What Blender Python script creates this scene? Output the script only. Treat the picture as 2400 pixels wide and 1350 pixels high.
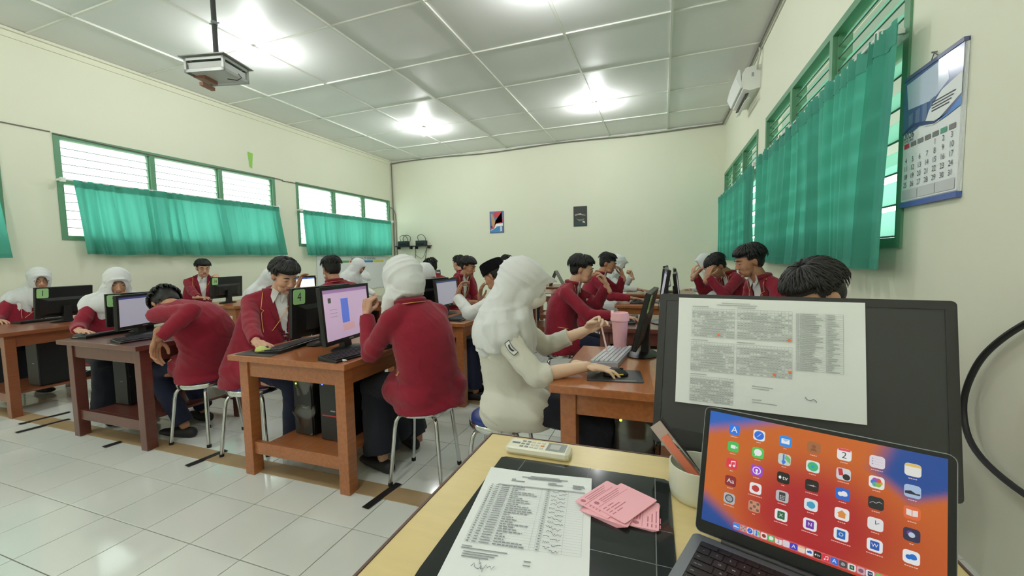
import bpy, bmesh, math, random
import numpy as np
from mathutils import Vector, Matrix, noise
from mathutils.bvhtree import BVHTree
for o in list(bpy.data.objects): bpy.data.objects.remove(o)
S = bpy.context.scene
C = S.collection
R = math.radians
PI = math.pi

# ------------------------------------------------------------------ camera
cam_d = bpy.data.cameras.new('camera'); cam = bpy.data.objects.new('camera', cam_d); C.objects.link(cam)
cam_d.sensor_width = 36.0; cam_d.lens = 966.0/2400*36; cam_d.clip_start = 0.02; cam_d.clip_end = 200
cam.matrix_world = Matrix(((0.9396856, -0.0053231, 0.3419980, 0), (0.3414604, 0.0727544, -0.9370761, 0),
                           (-0.0198937, 0.9973357, 0.0701838, 1.28), (0, 0, 0, 1)))
S.camera = cam
# ------------------------------------------------------------------ world, exposure
W = bpy.data.worlds.new('world'); S.world = W; W.use_nodes = True
bg = W.node_tree.nodes['Background']; bg.inputs['Color'].default_value = (0.95, 0.98, 1.0, 1); bg.inputs['Strength'].default_value = 7.0
S.view_settings.view_transform = 'Standard'; S.view_settings.look = 'None'; S.view_settings.gamma = 1
S.view_settings.use_curve_mapping = False; S.view_settings.exposure = -0.25
BULB_STRENGTH = 820.0

XL, XR, YB, YF, ZC = -6.88, 1.183, 9.54, -3.2, 3.96

# ------------------------------------------------------------------ materials
def lin(c):
    return tuple((v/255/12.92 if v/255 <= 0.04045 else ((v/255+0.055)/1.055)**2.4) for v in c)
MATS = {}
def mat(name, rgb, rough=0.6, metal=0.0, emit=0.0, bump=0.0, bscale=40.0, var=0.0, vscale=6.0, trans=0.0, alpha=1.0, sheen=0.0, coat=0.0, spec=0.5, transl=0.0, stretch=None):
    if name in MATS: return MATS[name]
    m = bpy.data.materials.new(name); m.use_nodes = True; nt = m.node_tree; N = nt.nodes; L = nt.links
    b = N['Principled BSDF']; c = lin(rgb)
    b.inputs['Base Color'].default_value = (*c, 1); b.inputs['Roughness'].default_value = rough
    b.inputs['Metallic'].default_value = metal; b.inputs['Alpha'].default_value = alpha
    b.inputs['Transmission Weight'].default_value = trans; b.inputs['Coat Weight'].default_value = coat
    b.inputs['Sheen Weight'].default_value = sheen; b.inputs['Specular IOR Level'].default_value = spec
    if emit > 0:
        b.inputs['Emission Color'].default_value = (*c, 1); b.inputs['Emission Strength'].default_value = emit
    src = None
    if bump > 0 or var > 0:
        tc = N.new('ShaderNodeTexCoord'); src = tc.outputs['Object']
        if stretch:
            mp = N.new('ShaderNodeMapping'); mp.inputs['Scale'].default_value = stretch
            L.new(src, mp.inputs['Vector']); src = mp.outputs['Vector']
    if var > 0:
        nz = N.new('ShaderNodeTexNoise'); nz.inputs['Scale'].default_value = vscale; nz.inputs['Detail'].default_value = 4
        L.new(src, nz.inputs['Vector'])
        mx = N.new('ShaderNodeMix'); mx.data_type = 'RGBA'
        mx.inputs[6].default_value = (*[max(0, v*(1-var)) for v in c], 1); mx.inputs[7].default_value = (*[min(1, v*(1+var)) for v in c], 1)
        L.new(nz.outputs['Fac'], mx.inputs[0]); L.new(mx.outputs[2], b.inputs['Base Color'])
    if bump > 0:
        nb = N.new('ShaderNodeTexNoise'); nb.inputs['Scale'].default_value = bscale; nb.inputs['Detail'].default_value = 3
        L.new(src, nb.inputs['Vector'])
        bp = N.new('ShaderNodeBump'); bp.inputs['Strength'].default_value = bump; bp.inputs['Distance'].default_value = 0.003
        L.new(nb.outputs['Fac'], bp.inputs['Height']); L.new(bp.outputs['Normal'], b.inputs['Normal'])
    if transl > 0:
        t = N.new('ShaderNodeBsdfTranslucent'); t.inputs['Color'].default_value = (*[min(1, v*1.5) for v in c], 1)
        ms = N.new('ShaderNodeMixShader'); ms.inputs[0].default_value = transl
        L.new(b.outputs[0], ms.inputs[1]); L.new(t.outputs[0], ms.inputs[2]); L.new(ms.outputs[0], N['Material Output'].inputs[0])
    MATS[name] = m
    return m
def pane_mat(name, rgb, mixf, rough=0.1, diffuse=False):
    m = bpy.data.materials.new(name); m.use_nodes = True; nt = m.node_tree; N = nt.nodes; L = nt.links
    N.remove(N['Principled BSDF']); t = N.new('ShaderNodeBsdfTransparent'); t.inputs['Color'].default_value = (*lin(rgb), 1)
    if diffuse:
        g = N.new('ShaderNodeBsdfTranslucent'); g.inputs['Color'].default_value = (*lin(rgb), 1)
    else:
        g = N.new('ShaderNodeBsdfGlossy'); g.inputs['Roughness'].default_value = rough
    ms = N.new('ShaderNodeMixShader'); ms.inputs[0].default_value = mixf
    L.new(t.outputs[0], ms.inputs[1]); L.new(g.outputs[0], ms.inputs[2]); L.new(ms.outputs[0], N['Material Output'].inputs[0])
    MATS[name] = m; return m

M_wall = mat('wall_paint', (230, 231, 210), 0.75, var=0.03, vscale=1.5, bump=0.05, bscale=60)
M_floor_grout = mat('grout', (120, 122, 112), 0.8)
M_tile = mat('floor_tile', (232, 235, 230), 0.09, var=0.03, vscale=2.0, spec=0.5)
M_panel = mat('ceiling_panel', (232, 232, 230), 0.5, var=0.04, vscale=1.2, bump=0.06, bscale=5)
M_batten = mat('batten', (226, 228, 218), 0.5)
M_green = mat('window_green', (96, 146, 112), 0.5, var=0.08)
M_curtain = mat('curtain', (82, 164, 146), 0.85, transl=0.38, bump=0.1, bscale=250)
M_curtain2 = mat('curtain_heading', (76, 158, 138), 0.85, transl=0.2)
M_white = mat('white_paint', (232, 234, 228), 0.5)
M_chrome = mat('chrome', (205, 207, 208), 0.12, 1.0)
M_blackrub = mat('black_rubber', (20, 20, 20), 0.7)
M_black = mat('black_plastic', (16, 16, 18), 0.42, bump=0.05, bscale=300)
M_black2 = mat('dark_plastic', (38, 38, 40), 0.45)
M_darkgrey = mat('dark_grey', (58, 60, 58), 0.6, bump=0.1, bscale=400)
M_wood_o = mat('wood_orange', (166, 102, 60), 0.28, var=0.35, vscale=9, stretch=(6, 1, 6), coat=0.3)
M_wood_m = mat('wood_mid', (140, 82, 54), 0.3, var=0.3, vscale=9, stretch=(6, 1, 6), coat=0.3)
M_wood_d = mat('wood_dark', (102, 56, 48), 0.3, var=0.25, vscale=9, stretch=(6, 1, 6), coat=0.3)
M_seat = mat('seat_blue', (40, 62, 128), 0.35, bump=0.05)
M_gold = mat('gold_trim', (232, 178, 96), 0.6)
M_maroon = mat('blazer_maroon', (136, 12, 40), 0.9, bump=0.25, bscale=350, sheen=0.15, var=0.05, vscale=10)
M_maroon2 = mat('blazer_lapel', (122, 10, 34), 0.9, bump=0.25, bscale=350, sheen=0.1)
M_cloth_w = mat('shirt_white', (226, 228, 226), 0.85, bump=0.2, bscale=200)
M_cream = mat('uniform_cream', (222, 220, 208), 0.88, bump=0.25, bscale=220)
M_hijab = mat('hijab_white', (222, 224, 224), 0.88, bump=0.15, bscale=240)
M_navy = mat('navy_cloth', (24, 30, 56), 0.9, bump=0.2, bscale=220)
M_skirt = mat('skirt_dark', (22, 24, 36), 0.9, bump=0.2, bscale=220)
M_hair = mat('hair_black', (15, 13, 13), 0.55, bump=0.3, bscale=90, stretch=(8, 1, 1))
M_peci = mat('velvet_black', (9, 9, 11), 0.95, spec=0.2)
M_paper = mat('paper', (236, 240, 240), 0.7)
M_ink = mat('ink', (120, 124, 126), 0.8)
M_ink2 = mat('ink_dark', (50, 52, 58), 0.8)
M_labelg = mat('label_green', (168, 218, 150), 0.5)
M_desk = mat('desk_cream', (222, 200, 142), 0.33, var=0.08, vscale=10, stretch=(1, 6, 1), bump=0.04, bscale=80)
M_glassblk = mat('smoked_glass', (34, 38, 38), 0.07)
M_pink = mat('pink_cup', (244, 190, 194), 0.4)
M_pinkl = mat('pink_light', (248, 214, 216), 0.4)
M_card = mat('pink_card', (250, 184, 196), 0.7)
M_cream_pl = mat('cream_plastic', (232, 230, 212), 0.35)
M_alu = mat('aluminium', (150, 154, 162), 0.3, 0.85)
M_shoe = mat('shoe', (28, 28, 32), 0.6)
M_shoew = mat('sock_white', (206, 204, 200), 0.8)
def skin(name, rgb): return mat(name, rgb, 0.5, bump=0.05, bscale=120, var=0.05, vscale=14)
M_skin = [skin('skin_a', (206, 160, 132)), skin('skin_b', (178, 128, 98)), skin('skin_c', (230, 196, 168))]
M_lips = mat('lips', (164, 92, 84), 0.5)
M_eye = mat('eye_dark', (26, 18, 16), 0.2)
M_eyew = mat('eye_white', (214, 208, 202), 0.3)

# ------------------------------------------------------------------ mesh helpers
class MB:
    def __init__(s): s.v = []; s.f = []; s.m = []
    def add(s, vs, fs, mi=0):
        o = len(s.v); s.v += [tuple(v) for v in vs]; s.f += [tuple(i+o for i in f) for f in fs]; s.m += [mi]*len(fs); return s
    def box(s, x0, x1, y0, y1, z0, z1, mi=0, T=None, bev=0.0):
        if bev > 0: return s.bbox(x0, x1, y0, y1, z0, z1, bev, mi, T)
        vs = [Vector((x, y, z)) for x in (x0, x1) for y in (y0, y1) for z in (z0, z1)]
        if T: vs = [T @ v for v in vs]
        return s.add(vs, [(0, 1, 3, 2), (4, 6, 7, 5), (0, 4, 5, 1), (2, 3, 7, 6), (0, 2, 6, 4), (1, 5, 7, 3)], mi)
    def bbox(s, x0, x1, y0, y1, z0, z1, b, mi=0, T=None):
        bm = bmesh.new(); bmesh.ops.create_cube(bm, size=1.0)
        for v in bm.verts: v.co = Vector(((x0+x1)/2+v.co.x*(x1-x0), (y0+y1)/2+v.co.y*(y1-y0), (z0+z1)/2+v.co.z*(z1-z0)))
        bmesh.ops.bevel(bm, geom=bm.edges[:], offset=b, segments=2, affect='EDGES', profile=0.7)
        vs = [T @ v.co if T else v.co.copy() for v in bm.verts]; bm.verts.index_update()
        fs = [tuple(v.index for v in f.verts) for f in bm.faces]; bm.free()
        return s.add(vs, fs, mi)
    def loft(s, secs, cap=True, mi=0):
        n = len(secs[0]); vs = [v for sec in secs for v in sec]; fs = []
        for i in range(len(secs)-1):
            for j in range(n):
                k = (j+1) % n; fs.append((i*n+j, i*n+k, (i+1)*n+k, (i+1)*n+j))
        if cap: fs.append(tuple(range(n-1, -1, -1))); fs.append(tuple(range((len(secs)-1)*n, len(secs)*n)))
        return s.add(vs, fs, mi)
    def tube(s, pts, r, n=8, mi=0, ref=None, rnd=False, T=None):
        pts = [Vector(p) for p in pts]
        if not isinstance(r, (list, tuple)): r = [r]*len(pts)
        r = [q if isinstance(q, (list, tuple)) else (q, q) for q in r]
        ref = Vector(ref) if ref else None; secs = []; prev = None
        tans = []
        for i in range(len(pts)):
            t = (pts[min(i+1, len(pts)-1)]-pts[max(i-1, 0)])
            if t.length < 1e-9: t = Vector((0, 0, 1))
            tans.append(t.normalized())
        if rnd:
            def ext(p, t, rr, sg):
                out = []
                for a in (0.35, 0.7, 0.93):
                    out.append((p+t*sg*max(rr)*a, (rr[0]*math.sqrt(1-a*a), rr[1]*math.sqrt(1-a*a)), t))
                return out
            A = ext(pts[0], tans[0], r[0], -1)[::-1]; Z = ext(pts[-1], tans[-1], r[-1], 1)
            L = A+[(p, q, t) for p, q, t in zip(pts, r, tans)]+Z
        else: L = [(p, q, t) for p, q, t in zip(pts, r, tans)]
        for p, q, t in L:
            if ref is not None: sd = ref-t*ref.dot(t)
            elif prev is not None: sd = prev-t*prev.dot(t)
            else: sd = t.orthogonal()
            if sd.length < 1e-6: sd = t.orthogonal()
            sd.normalize(); prev = sd; up = t.cross(sd)
            secs.append([p+sd*math.cos(2*PI*j/n)*q[0]+up*math.sin(2*PI*j/n)*q[1] for j in range(n)])
        if T: secs = [[T @ v for v in sc] for sc in secs]
        return s.loft(secs, True, mi)
    def lathe(s, prof, n=24, c=(0, 0, 0), mi=0, T=None, cap=True):
        secs = [[Vector((c[0]+r*math.cos(2*PI*j/n), c[1]+r*math.sin(2*PI*j/n), c[2]+z)) for j in range(n)] for r, z in prof]
        if T: secs = [[T @ v for v in sc] for sc in secs]
        return s.loft(secs, cap, mi)
    def ell(s, c, r, n=14, m=9, mi=0, T=None):
        secs = []
        for i in range(m+1):
            a = -PI/2+PI*(i+0.02 if i == 0 else (i-0.02 if i == m else i))/m
            secs.append([Vector((c[0]+r[0]*math.cos(a)*math.cos(2*PI*j/n), c[1]+r[1]*math.cos(a)*math.sin(2*PI*j/n), c[2]+r[2]*math.sin(a))) for j in range(n)])
        if T: secs = [[T @ v for v in sc] for sc in secs]
        return s.loft(secs, True, mi)
    def prism(s, poly, z0, z1, mi=0, T=None):
        n = len(poly); vs = [Vector((x, y, z0)) for x, y in poly]+[Vector((x, y, z1)) for x, y in poly]
        if T: vs = [T @ v for v in vs]
        fs = [tuple(range(n-1, -1, -1)), tuple(range(n, 2*n))]+[(i, (i+1) % n, n+(i+1) % n, n+i) for i in range(n)]
        return s.add(vs, fs, mi)
    def mesh(s, name, smooth=False):
        me = bpy.data.meshes.new(name); me.from_pydata([tuple(v) for v in s.v], [], s.f)
        if any(s.m): me.polygons.foreach_set('material_index', s.m)
        if smooth: me.polygons.foreach_set('use_smooth', [True]*len(me.polygons))
        me.update(); return me
def setp(o, **k):
    for a, b in k.items():
        if b is not None: o[a] = b
def link(name, me, mats, parent=None, smooth=None, loc=None):
    o = bpy.data.objects.new(name, me); C.objects.link(o)
    if mats is not None:
        for m in (mats if isinstance(mats, (list, tuple)) else [mats]): me.materials.append(m)
    if parent: o.parent = parent
    if loc: o.location = loc
    if smooth is not None:
        me.polygons.foreach_set('use_smooth', [smooth]*len(me.polygons))
    return o
def obj(name, mb, mats, parent=None, smooth=False, loc=None):
    me = mb.mesh(name, smooth)
    if smooth:
        try: me.set_sharp_from_angle(angle=R(40))
        except Exception: pass
    return link(name, me, mats, parent, None, loc)
def thing(name, label, cat, loc=(0, 0, 0), rz=0.0, group=None):
    o = bpy.data.objects.new(name, None); C.objects.link(o); o.empty_display_size = 0.1
    o.location = loc; o.rotation_euler = (0, 0, rz); setp(o, label=label, category=cat, group=group); return o
def tag(o, label, cat, group=None): setp(o, label=label, category=cat, group=group); return o
def struct(o, kind='structure'): o['kind'] = kind; return o
def dup(root, loc=None, rz=None, label=None, group=None, mw=None):
    r = root.copy(); C.objects.link(r)
    if loc is not None: r.location = loc
    if rz is not None: r.rotation_euler = (0, 0, rz)
    if label: r['label'] = label
    if group: r['group'] = group
    for ch in list(root.children):
        c = ch.copy(); C.objects.link(c); c.parent = r
        for g in list(ch.children):
            d = g.copy(); C.objects.link(d); d.parent = c
    return r
def rrect(w, h, r, n=4):
    out = []
    for cx, cy, a0 in ((w/2-r, h/2-r, 0), (-w/2+r, h/2-r, 90), (-w/2+r, -h/2+r, 180), (w/2-r, -h/2+r, 270)):
        for i in range(n+1):
            a = R(a0+90*i/n); out.append((cx+r*math.cos(a), cy+r*math.sin(a)))
    return out
TMP = bpy.data.scenes.new('tmp_eval')
def evaluated(me, mods):
    ob = bpy.data.objects.new('tmp', me); TMP.collection.objects.link(ob)
    for t, kw in mods:
        m = ob.modifiers.new('m', t)
        for k, v in kw.items(): setattr(m, k, v)
    vl = TMP.view_layers[0]; vl.update(); dg = vl.depsgraph
    out = bpy.data.meshes.new_from_object(ob.evaluated_get(dg)); bpy.data.objects.remove(ob)
    return out
def remesh(mb, voxel, it=4, fac=0.5):
    me = mb.mesh('t')
    out = evaluated(me, [('REMESH', dict(mode='VOXEL', voxel_size=voxel, use_smooth_shade=True)), ('SMOOTH', dict(factor=fac, iterations=it))])
    bpy.data.meshes.remove(me); return out
def text_mesh(txt, size, ext=0.0, align='CENTER'):
    cu = bpy.data.curves.new('t', 'FONT'); cu.body = txt; cu.size = size; cu.extrude = ext; cu.align_x = align; cu.align_y = 'CENTER'; cu.resolution_u = 3
    ob = bpy.data.objects.new('tmp', cu); TMP.collection.objects.link(ob); TMP.view_layers[0].update()
    me = bpy.data.meshes.new_from_object(ob.evaluated_get(TMP.view_layers[0].depsgraph)); bpy.data.objects.remove(ob); bpy.data.curves.remove(cu)
    return me
def mesh_into(mb, me, T, mi=0):
    mb.add([T @ v.co for v in me.vertices], [tuple(p.vertices) for p in me.polygons], mi)
def addtext(mb, txt, size, T, mi=0, align='CENTER', sx=1.0):
    me = text_mesh(txt, size, 0.0, align); mesh_into(mb, me, T @ Matrix.Diagonal((sx, 1, 1, 1)), mi); bpy.data.meshes.remove(me)
# ------------------------------------------------------------------ room shell
TH = 0.16
def wall_boxes(mb, axis, p0, p1, a0, a1, z0, z1, holes):
    # slab between p0,p1 (thickness) along a (a0..a1) with rectangular holes (h0,h1,zl,zh)
    hs = sorted(holes); cur = a0
    def bx(u0, u1, w0, w1):
        if u1-u0 < 1e-4 or w1-w0 < 1e-4: return
        if axis == 'Y': mb.box(p0, p1, u0, u1, w0, w1)
        else: mb.box(u0, u1, p0, p1, w0, w1)
    for h0, h1, zl, zh in hs:
        bx(cur, h0, z0, z1); bx(h0, h1, z0, zl); bx(h0, h1, zh, z1); cur = h1
    bx(cur, a1, z0, z1)
LW = [(-0.55, 2.43, 1.622, 2.90), (2.88, 5.90, 1.622, 2.90), (6.38, 9.40, 1.622, 2.90)]
RW = [(-0.85, 2.30-0.25, 1.30, 2.92), (2.74, 5.89, 1.30, 2.92), (6.34, 9.42, 1.30, 2.92)]
mb = MB(); wall_boxes(mb, 'Y', XL-TH, XL, YF, YB, 0, ZC+0.1, LW); struct(obj('wall_left', mb, M_wall))
mb = MB(); wall_boxes(mb, 'Y', XR, XR+TH, YF, YB, 0, ZC+0.1, RW[1:]); struct(obj('wall_right', mb, M_wall))
mb = MB(); mb.box(XL-TH, XR+TH, YB, YB+TH, 0, ZC+0.1); struct(obj('wall_back', mb, M_wall))
mb = MB(); mb.box(XL-TH, XR+TH, YF-TH, YF, 0, ZC+0.1); struct(obj('wall_front', mb, M_wall))

# floor and tiles
mb = MB(); mb.box(XL-TH, XR+TH, YF-TH, YB+TH, -0.12, -0.004); floor = struct(obj('floor', mb, M_floor_grout))
TS = 0.3235; g = 0.0022
tile_me = MB(); s_ = TS/2-g
tile_me.loft([[Vector((x, y, -0.006)) for x, y in ((-s_, -s_), (s_, -s_), (s_, s_), (-s_, s_))],
              [Vector((x, y, -0.0008)) for x, y in ((-s_, -s_), (s_, -s_), (s_, s_), (-s_, s_))],
              [Vector((x*0.993, y*0.993, 0.0)) for x, y in ((-s_, -s_), (s_, -s_), (s_, s_), (-s_, s_))]])
tme = tile_me.mesh('tile'); tme.materials.append(M_tile)
cells = []
for i in range(-18, 9):
    for j in range(-16, 26):
        x = -1.394+TS*(i+0.5); y = 1.512+TS*(j+0.5)
        if x-TS/2 < XL-0.1 or x+TS/2 > XR+0.16 or y-TS/2 < YF-0.1 or y+TS/2 > YB+0.16: continue
        d = -0.342*x+0.937*y; lat = 0.94*x+0.341*y
        vis = d > 0.7 and abs(lat)/d < 1.28 and 1.28/d < 0.75 and not (x > -0.35 and y < 1.7)
        cells.append((0 if vis else 1, d, x, y))
cells.sort()
near = cells[:300]; rest = cells[300:]
for _, d, x, y in near:
    o = bpy.data.objects.new('tile', tme); C.objects.link(o); o.parent = floor; o.location = (x, y, 0)
mb = MB()
for _, d, x, y in rest: mb.add([(v.co.x+x, v.co.y+y, v.co.z) for v in tme.vertices], [tuple(p.vertices) for p in tme.polygons])
struct(obj('tile_field', mb, M_tile, floor), 'stuff')

# ceiling: backing slab, panels, battens
mb = MB(); mb.box(XL-TH, XR+TH, YF-TH, YB+TH, ZC+0.012, ZC+0.1); ceil = struct(obj('ceiling', mb, M_panel))
gx = [XL]+[0.09-1.2*k for k in range(5, -1, -1)]+[XR]
gx = [XL, -5.92, -4.74, -3.55, -2.33, -1.11, 0.09, XR]
gy = [YF]+[3.89-1.165*k for k in range(5, 0, -1)]+[3.89, 5.06, 6.20, 7.39, 8.47, YB]
def panel_mesh(w, l, sag):
    mb = MB(); n = 5; vs = []
    for i in range(n+1):
        for j in range(n+1):
            u, v = i/n, j/n; z = -sag*math.sin(PI*u)*math.sin(PI*v)
            vs.append((-w/2+w*u, -l/2+l*v, z))
    fs = [(i*(n+1)+j, i*(n+1)+j+1, (i+1)*(n+1)+j+1, (i+1)*(n+1)+j) for i in range(n) for j in range(n)]
    mb.add(vs, fs); me = mb.mesh('panel', True); me.materials.append(M_panel); return me
random.seed(4); pc = {}
for i in range(len(gx)-1):
    for j in range(len(gy)-1):
        w, l = round(gx[i+1]-gx[i], 3), round(gy[j+1]-gy[j], 3); k = (w, l, random.choice((0.004, 0.012, 0.02)))
        if k not in pc: pc[k] = panel_mesh(w-0.004, l-0.004, k[2])
        o = bpy.data.objects.new('panel', pc[k]); C.objects.link(o); o.parent = ceil
        o.location = ((gx[i]+gx[i+1])/2, (gy[j]+gy[j+1])/2, ZC)
for x in gx[1:-1]:
    mb = MB(); mb.box(x-0.014, x+0.014, YF, YB, ZC-0.022, ZC+0.002); obj('batten', mb, M_batten, ceil)
for y in gy[1:-1]:
    mb = MB(); mb.box(XL, XR, y-0.012, y+0.012, ZC-0.016, ZC+0.002); obj('batten', mb, M_batten, ceil)
mb = MB(); mb.box(XL, XL+0.06, YF, YB, ZC-0.035, ZC-0.003); mb.box(XL, XL+0.022, YF, YB, ZC-0.10, ZC-0.035); struct(obj('trim_1', mb, M_wall))
mb = MB(); mb.box(XL, XR, YB-0.03, YB, ZC-0.03, ZC-0.002); struct(obj('trim_2', mb, M_batten))
mb = MB(); mb.box(XR-0.03, XR, YF, YB, ZC-0.03, ZC-0.002); struct(obj('trim_3', mb, M_batten))

# windows
M_paneL = pane_mat('louvre_glass_left', (232, 240, 236), 0.35, diffuse=True)
M_paneR = pane_mat('louvre_glass_right', (176, 214, 200), 0.62, diffuse=True)
M_edge = mat('louvre_edge', (92, 104, 96), 0.6)
def window(n, X, side, y0, y1, z0, z1, zr, tilt, mp):
    w = struct(thing('window_%d' % n, None, None)) if False else bpy.data.objects.new('window_%d' % n, None)
    C.objects.link(w); w['kind'] = 'structure'; w.location = (X, y0, z0)
    xi, xo = 0.0, -side*0.11      # side=+1: room lies towards +X
    L = y1-y0; H = z1-z0; zr -= z0; fw = 0.055
    def fr(name, a0, a1, b0, b1, d=0.0):
        mb = MB(); mb.box(min(side*0.012, xo+d), max(side*0.012, xo+d), a0, a1, b0, b1); return obj(name, mb, M_green, w)
    fr('frame', 0, L, H-fw, H); fr('frame', 0, L, 0, fw); fr('frame', 0, fw, fw, H-fw); fr('frame', L-fw, L, fw, H-fw)
    fr('rail', fw, L-fw, zr-0.03, zr+0.03)
    bw = (L-2*fw)/3
    for k in (1, 2): fr('mullion', fw+bw*k-0.03, fw+bw*k+0.03, fw, H-fw)
    cache = {}
    for k in range(3):
        a0 = fw+bw*k+(0.0 if k == 0 else 0.03); a1 = fw+bw*(k+1)-(0.0 if k == 2 else 0.03)
        for (b0, b1, cnt) in ((zr+0.03, H-fw, 5), (fw, zr-0.03, 6)):
            p = (b1-b0)/cnt
            for sgn, ya in ((0, a0), (1, a1-0.016)):      # louvre carrier frames
                mb = MB(); mb.box(-side*0.075, -side*0.02, ya, ya+0.016, b0, b1); obj('louvre_carrier', mb, M_green, w)
            for q in range(cnt):
                key = (round(a1-a0, 3), round(p, 3))
                if key not in cache:
                    mb = MB(); T = Matrix.Rotation(side*tilt, 4, 'Y'); ll = a1-a0-0.034
                    mb.box(-0.0025, 0.0025, -ll/2, ll/2, -p*0.53, p*0.53, T=T); mb.box(-0.004, 0.004, -ll/2, ll/2, -p*0.53-0.006, -p*0.53, 1, T=T); me = mb.mesh('louvre_slat'); me.materials.append(mp); me.materials.append(M_edge)
                    cache[key] = me
                o = bpy.data.objects.new('louvre_slat', cache[key]); C.objects.link(o); o.parent = w
                o.location = (-side*0.048, (a0+a1)/2, b0+p*(q+0.5))
    return w
for i, (a, b, c, d) in enumerate(LW): window(i+1, XL, 1, a, b, c, d, 2.335, R(-14), M_paneL)
for i, (a, b, c, d) in enumerate(RW[1:]): window(i+4, XR, -1, a, b, c, d, 2.40, R(-32), M_paneR)
# slat edges read as thin lines: slim green drip edge per louvre pane would be too heavy; glass edges do it

# added eave outside the right wall, blocking sky behind the upper louvres; outside ground
mb = MB(); mb.add([(XR+TH, YF, 3.05), (XR+TH+2.4, YF, 2.75), (XR+TH+2.4, YB+1, 2.75), (XR+TH, YB+1, 3.05)], [(0, 1, 2, 3)])
mb.add([(XR+TH, YF, 3.09), (XR+TH+2.4, YF, 2.79), (XR+TH+2.4, YB+1, 2.79), (XR+TH, YB+1, 3.09)], [(3, 2, 1, 0)])
struct(obj('trim_4', mb, mat('added_eave', (150, 170, 158), 0.7)))
mb = MB(); mb.box(-40, 40, -40, 50, -0.3, -0.13); struct(obj('trim_5', mb, mat('yard_ground', (176, 172, 160), 0.9, var=0.1)))

# curtains
def curtain(y0, y1, X, side, zt, zb, folds, seed, amp, label, head=0.08, lean=0.0, spread=0.0):
    rnd = random.Random(seed); n = folds*8; L = y1-y0; rows = 14
    root = thing('curtain', label, 'curtain', (X, y0, zb), 0, 'green curtains')
    ph = [0]
    for i in range(folds): ph.append(ph[-1]+rnd.uniform(0.7, 1.3))
    def prof(u, v):
        s = u*folds; i = min(int(s), folds-1); fr = s-i
        w = (ph[i]+fr*(ph[i+1]-ph[i]))
        a = amp*(0.75+0.75*v)*(0.7+0.5*math.sin(ph[i]*2.3+seed))
        c = math.sin(2*PI*w); c = math.copysign(abs(c)**0.7, c)
        return a*c+0.012*math.sin(9*u+3*v+seed)
    def sheet(v0, v1, off):
        vs = []; fs = []
        for r in range(rows+1):
            v = v0+(v1-v0)*r/rows
            for k in range(n+1):
                u = k/n
                y = L*u+spread*v*(u-0.5)*2+lean*v+0.012*math.sin(2*PI*u*folds*1.0+2)*v
                vs.append((side*(off+prof(u, v)), y, (zt-zb)*(1-v)+(0.006*math.sin(11*u+seed) if v > 0.95 else 0)))
        for r in range(rows):
            for k in range(n): fs.append((r*(n+1)+k, r*(n+1)+k+1, (r+1)*(n+1)+k+1, (r+1)*(n+1)+k))
        return MB().add(vs, fs)
    sh = obj('curtain_sheet', sheet(0.0, 1.0, 0), M_curtain, root, True)
    obj('heading_band', sheet(-0.02, head, 0.004), M_curtain2, root, True)
    obj('hem', sheet(0.955, 1.003, 0.003), M_curtain2, root, True)
    return root
curtain(2.98, 4.08, XL+0.11, 1, 2.33, 1.445, 9, 1, 0.03, 'green left-wall curtain panel with bare window showing at its left edge', lean=0.07)
curtain(4.06, 5.86, XL+0.11, 1, 2.33, 1.445, 14, 2, 0.022, 'wide green left-wall curtain panel ending below the lime note', lean=0.09)
curtain(6.42, 7.30, XL+0.11, 1, 2.33, 1.445, 8, 3, 0.028, 'green curtain on the left wall above the white board, its narrower left panel', lean=0.06)
curtain(7.30, 9.30, XL+0.11, 1, 2.33, 1.445, 14, 4, 0.026, 'green curtain on the left wall above the white board, its right panel reaching the corner')
curtain(0.3, 2.34, XL+0.11, 1, 2.33, 1.40, 14, 9, 0.03, 'green curtain cut by the left edge of the photo', lean=0.06)
curtain(2.64, 5.72, XR-0.11, -1, 2.40, 1.195, 24, 5, 0.036, 'large green curtain on the right wall beside the wall calendar', lean=0.03)
curtain(6.02, 9.30, XR-0.10, -1, 2.40, 1.195, 26, 6, 0.03, 'green curtain at the far end of the right wall, below the air conditioner')
def rod(X, side, y0, y1, z, label):
    r = thing('curtain_rod', label, 'curtain rod', (X, y0, z))
    mb = MB(); mb.tube([(0, 0, 0), (0, y1-y0, 0)], 0.009, 8); obj('rail', mb, M_white, r, True)
    for y in (0.03, y1-y0-0.03):
        mb = MB(); mb.box(min(0, -side*0.11), max(0, -side*0.11), y-0.012, y+0.012, -0.012, 0.012); mb.box(-0.02, 0.02, y-0.02, y+0.02, -0.03, 0.02); obj('bracket', mb, M_white, r)
rod(XL+0.11, 1, 2.86, 5.92, 2.345, 'white curtain rail over the nearer green curtains of the left wall')
rod(XL+0.11, 1, 6.36, 9.38, 2.345, 'white curtain rail over the far green curtains of the left wall')
rod(XR-0.11, -1, 2.76, 5.85, 2.415, 'white curtain rail over the large green curtain beside the calendar')
rod(XR-0.10, -1, 5.98, 9.38, 2.415, 'white curtain rail over the far curtain of the right wall')

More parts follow.
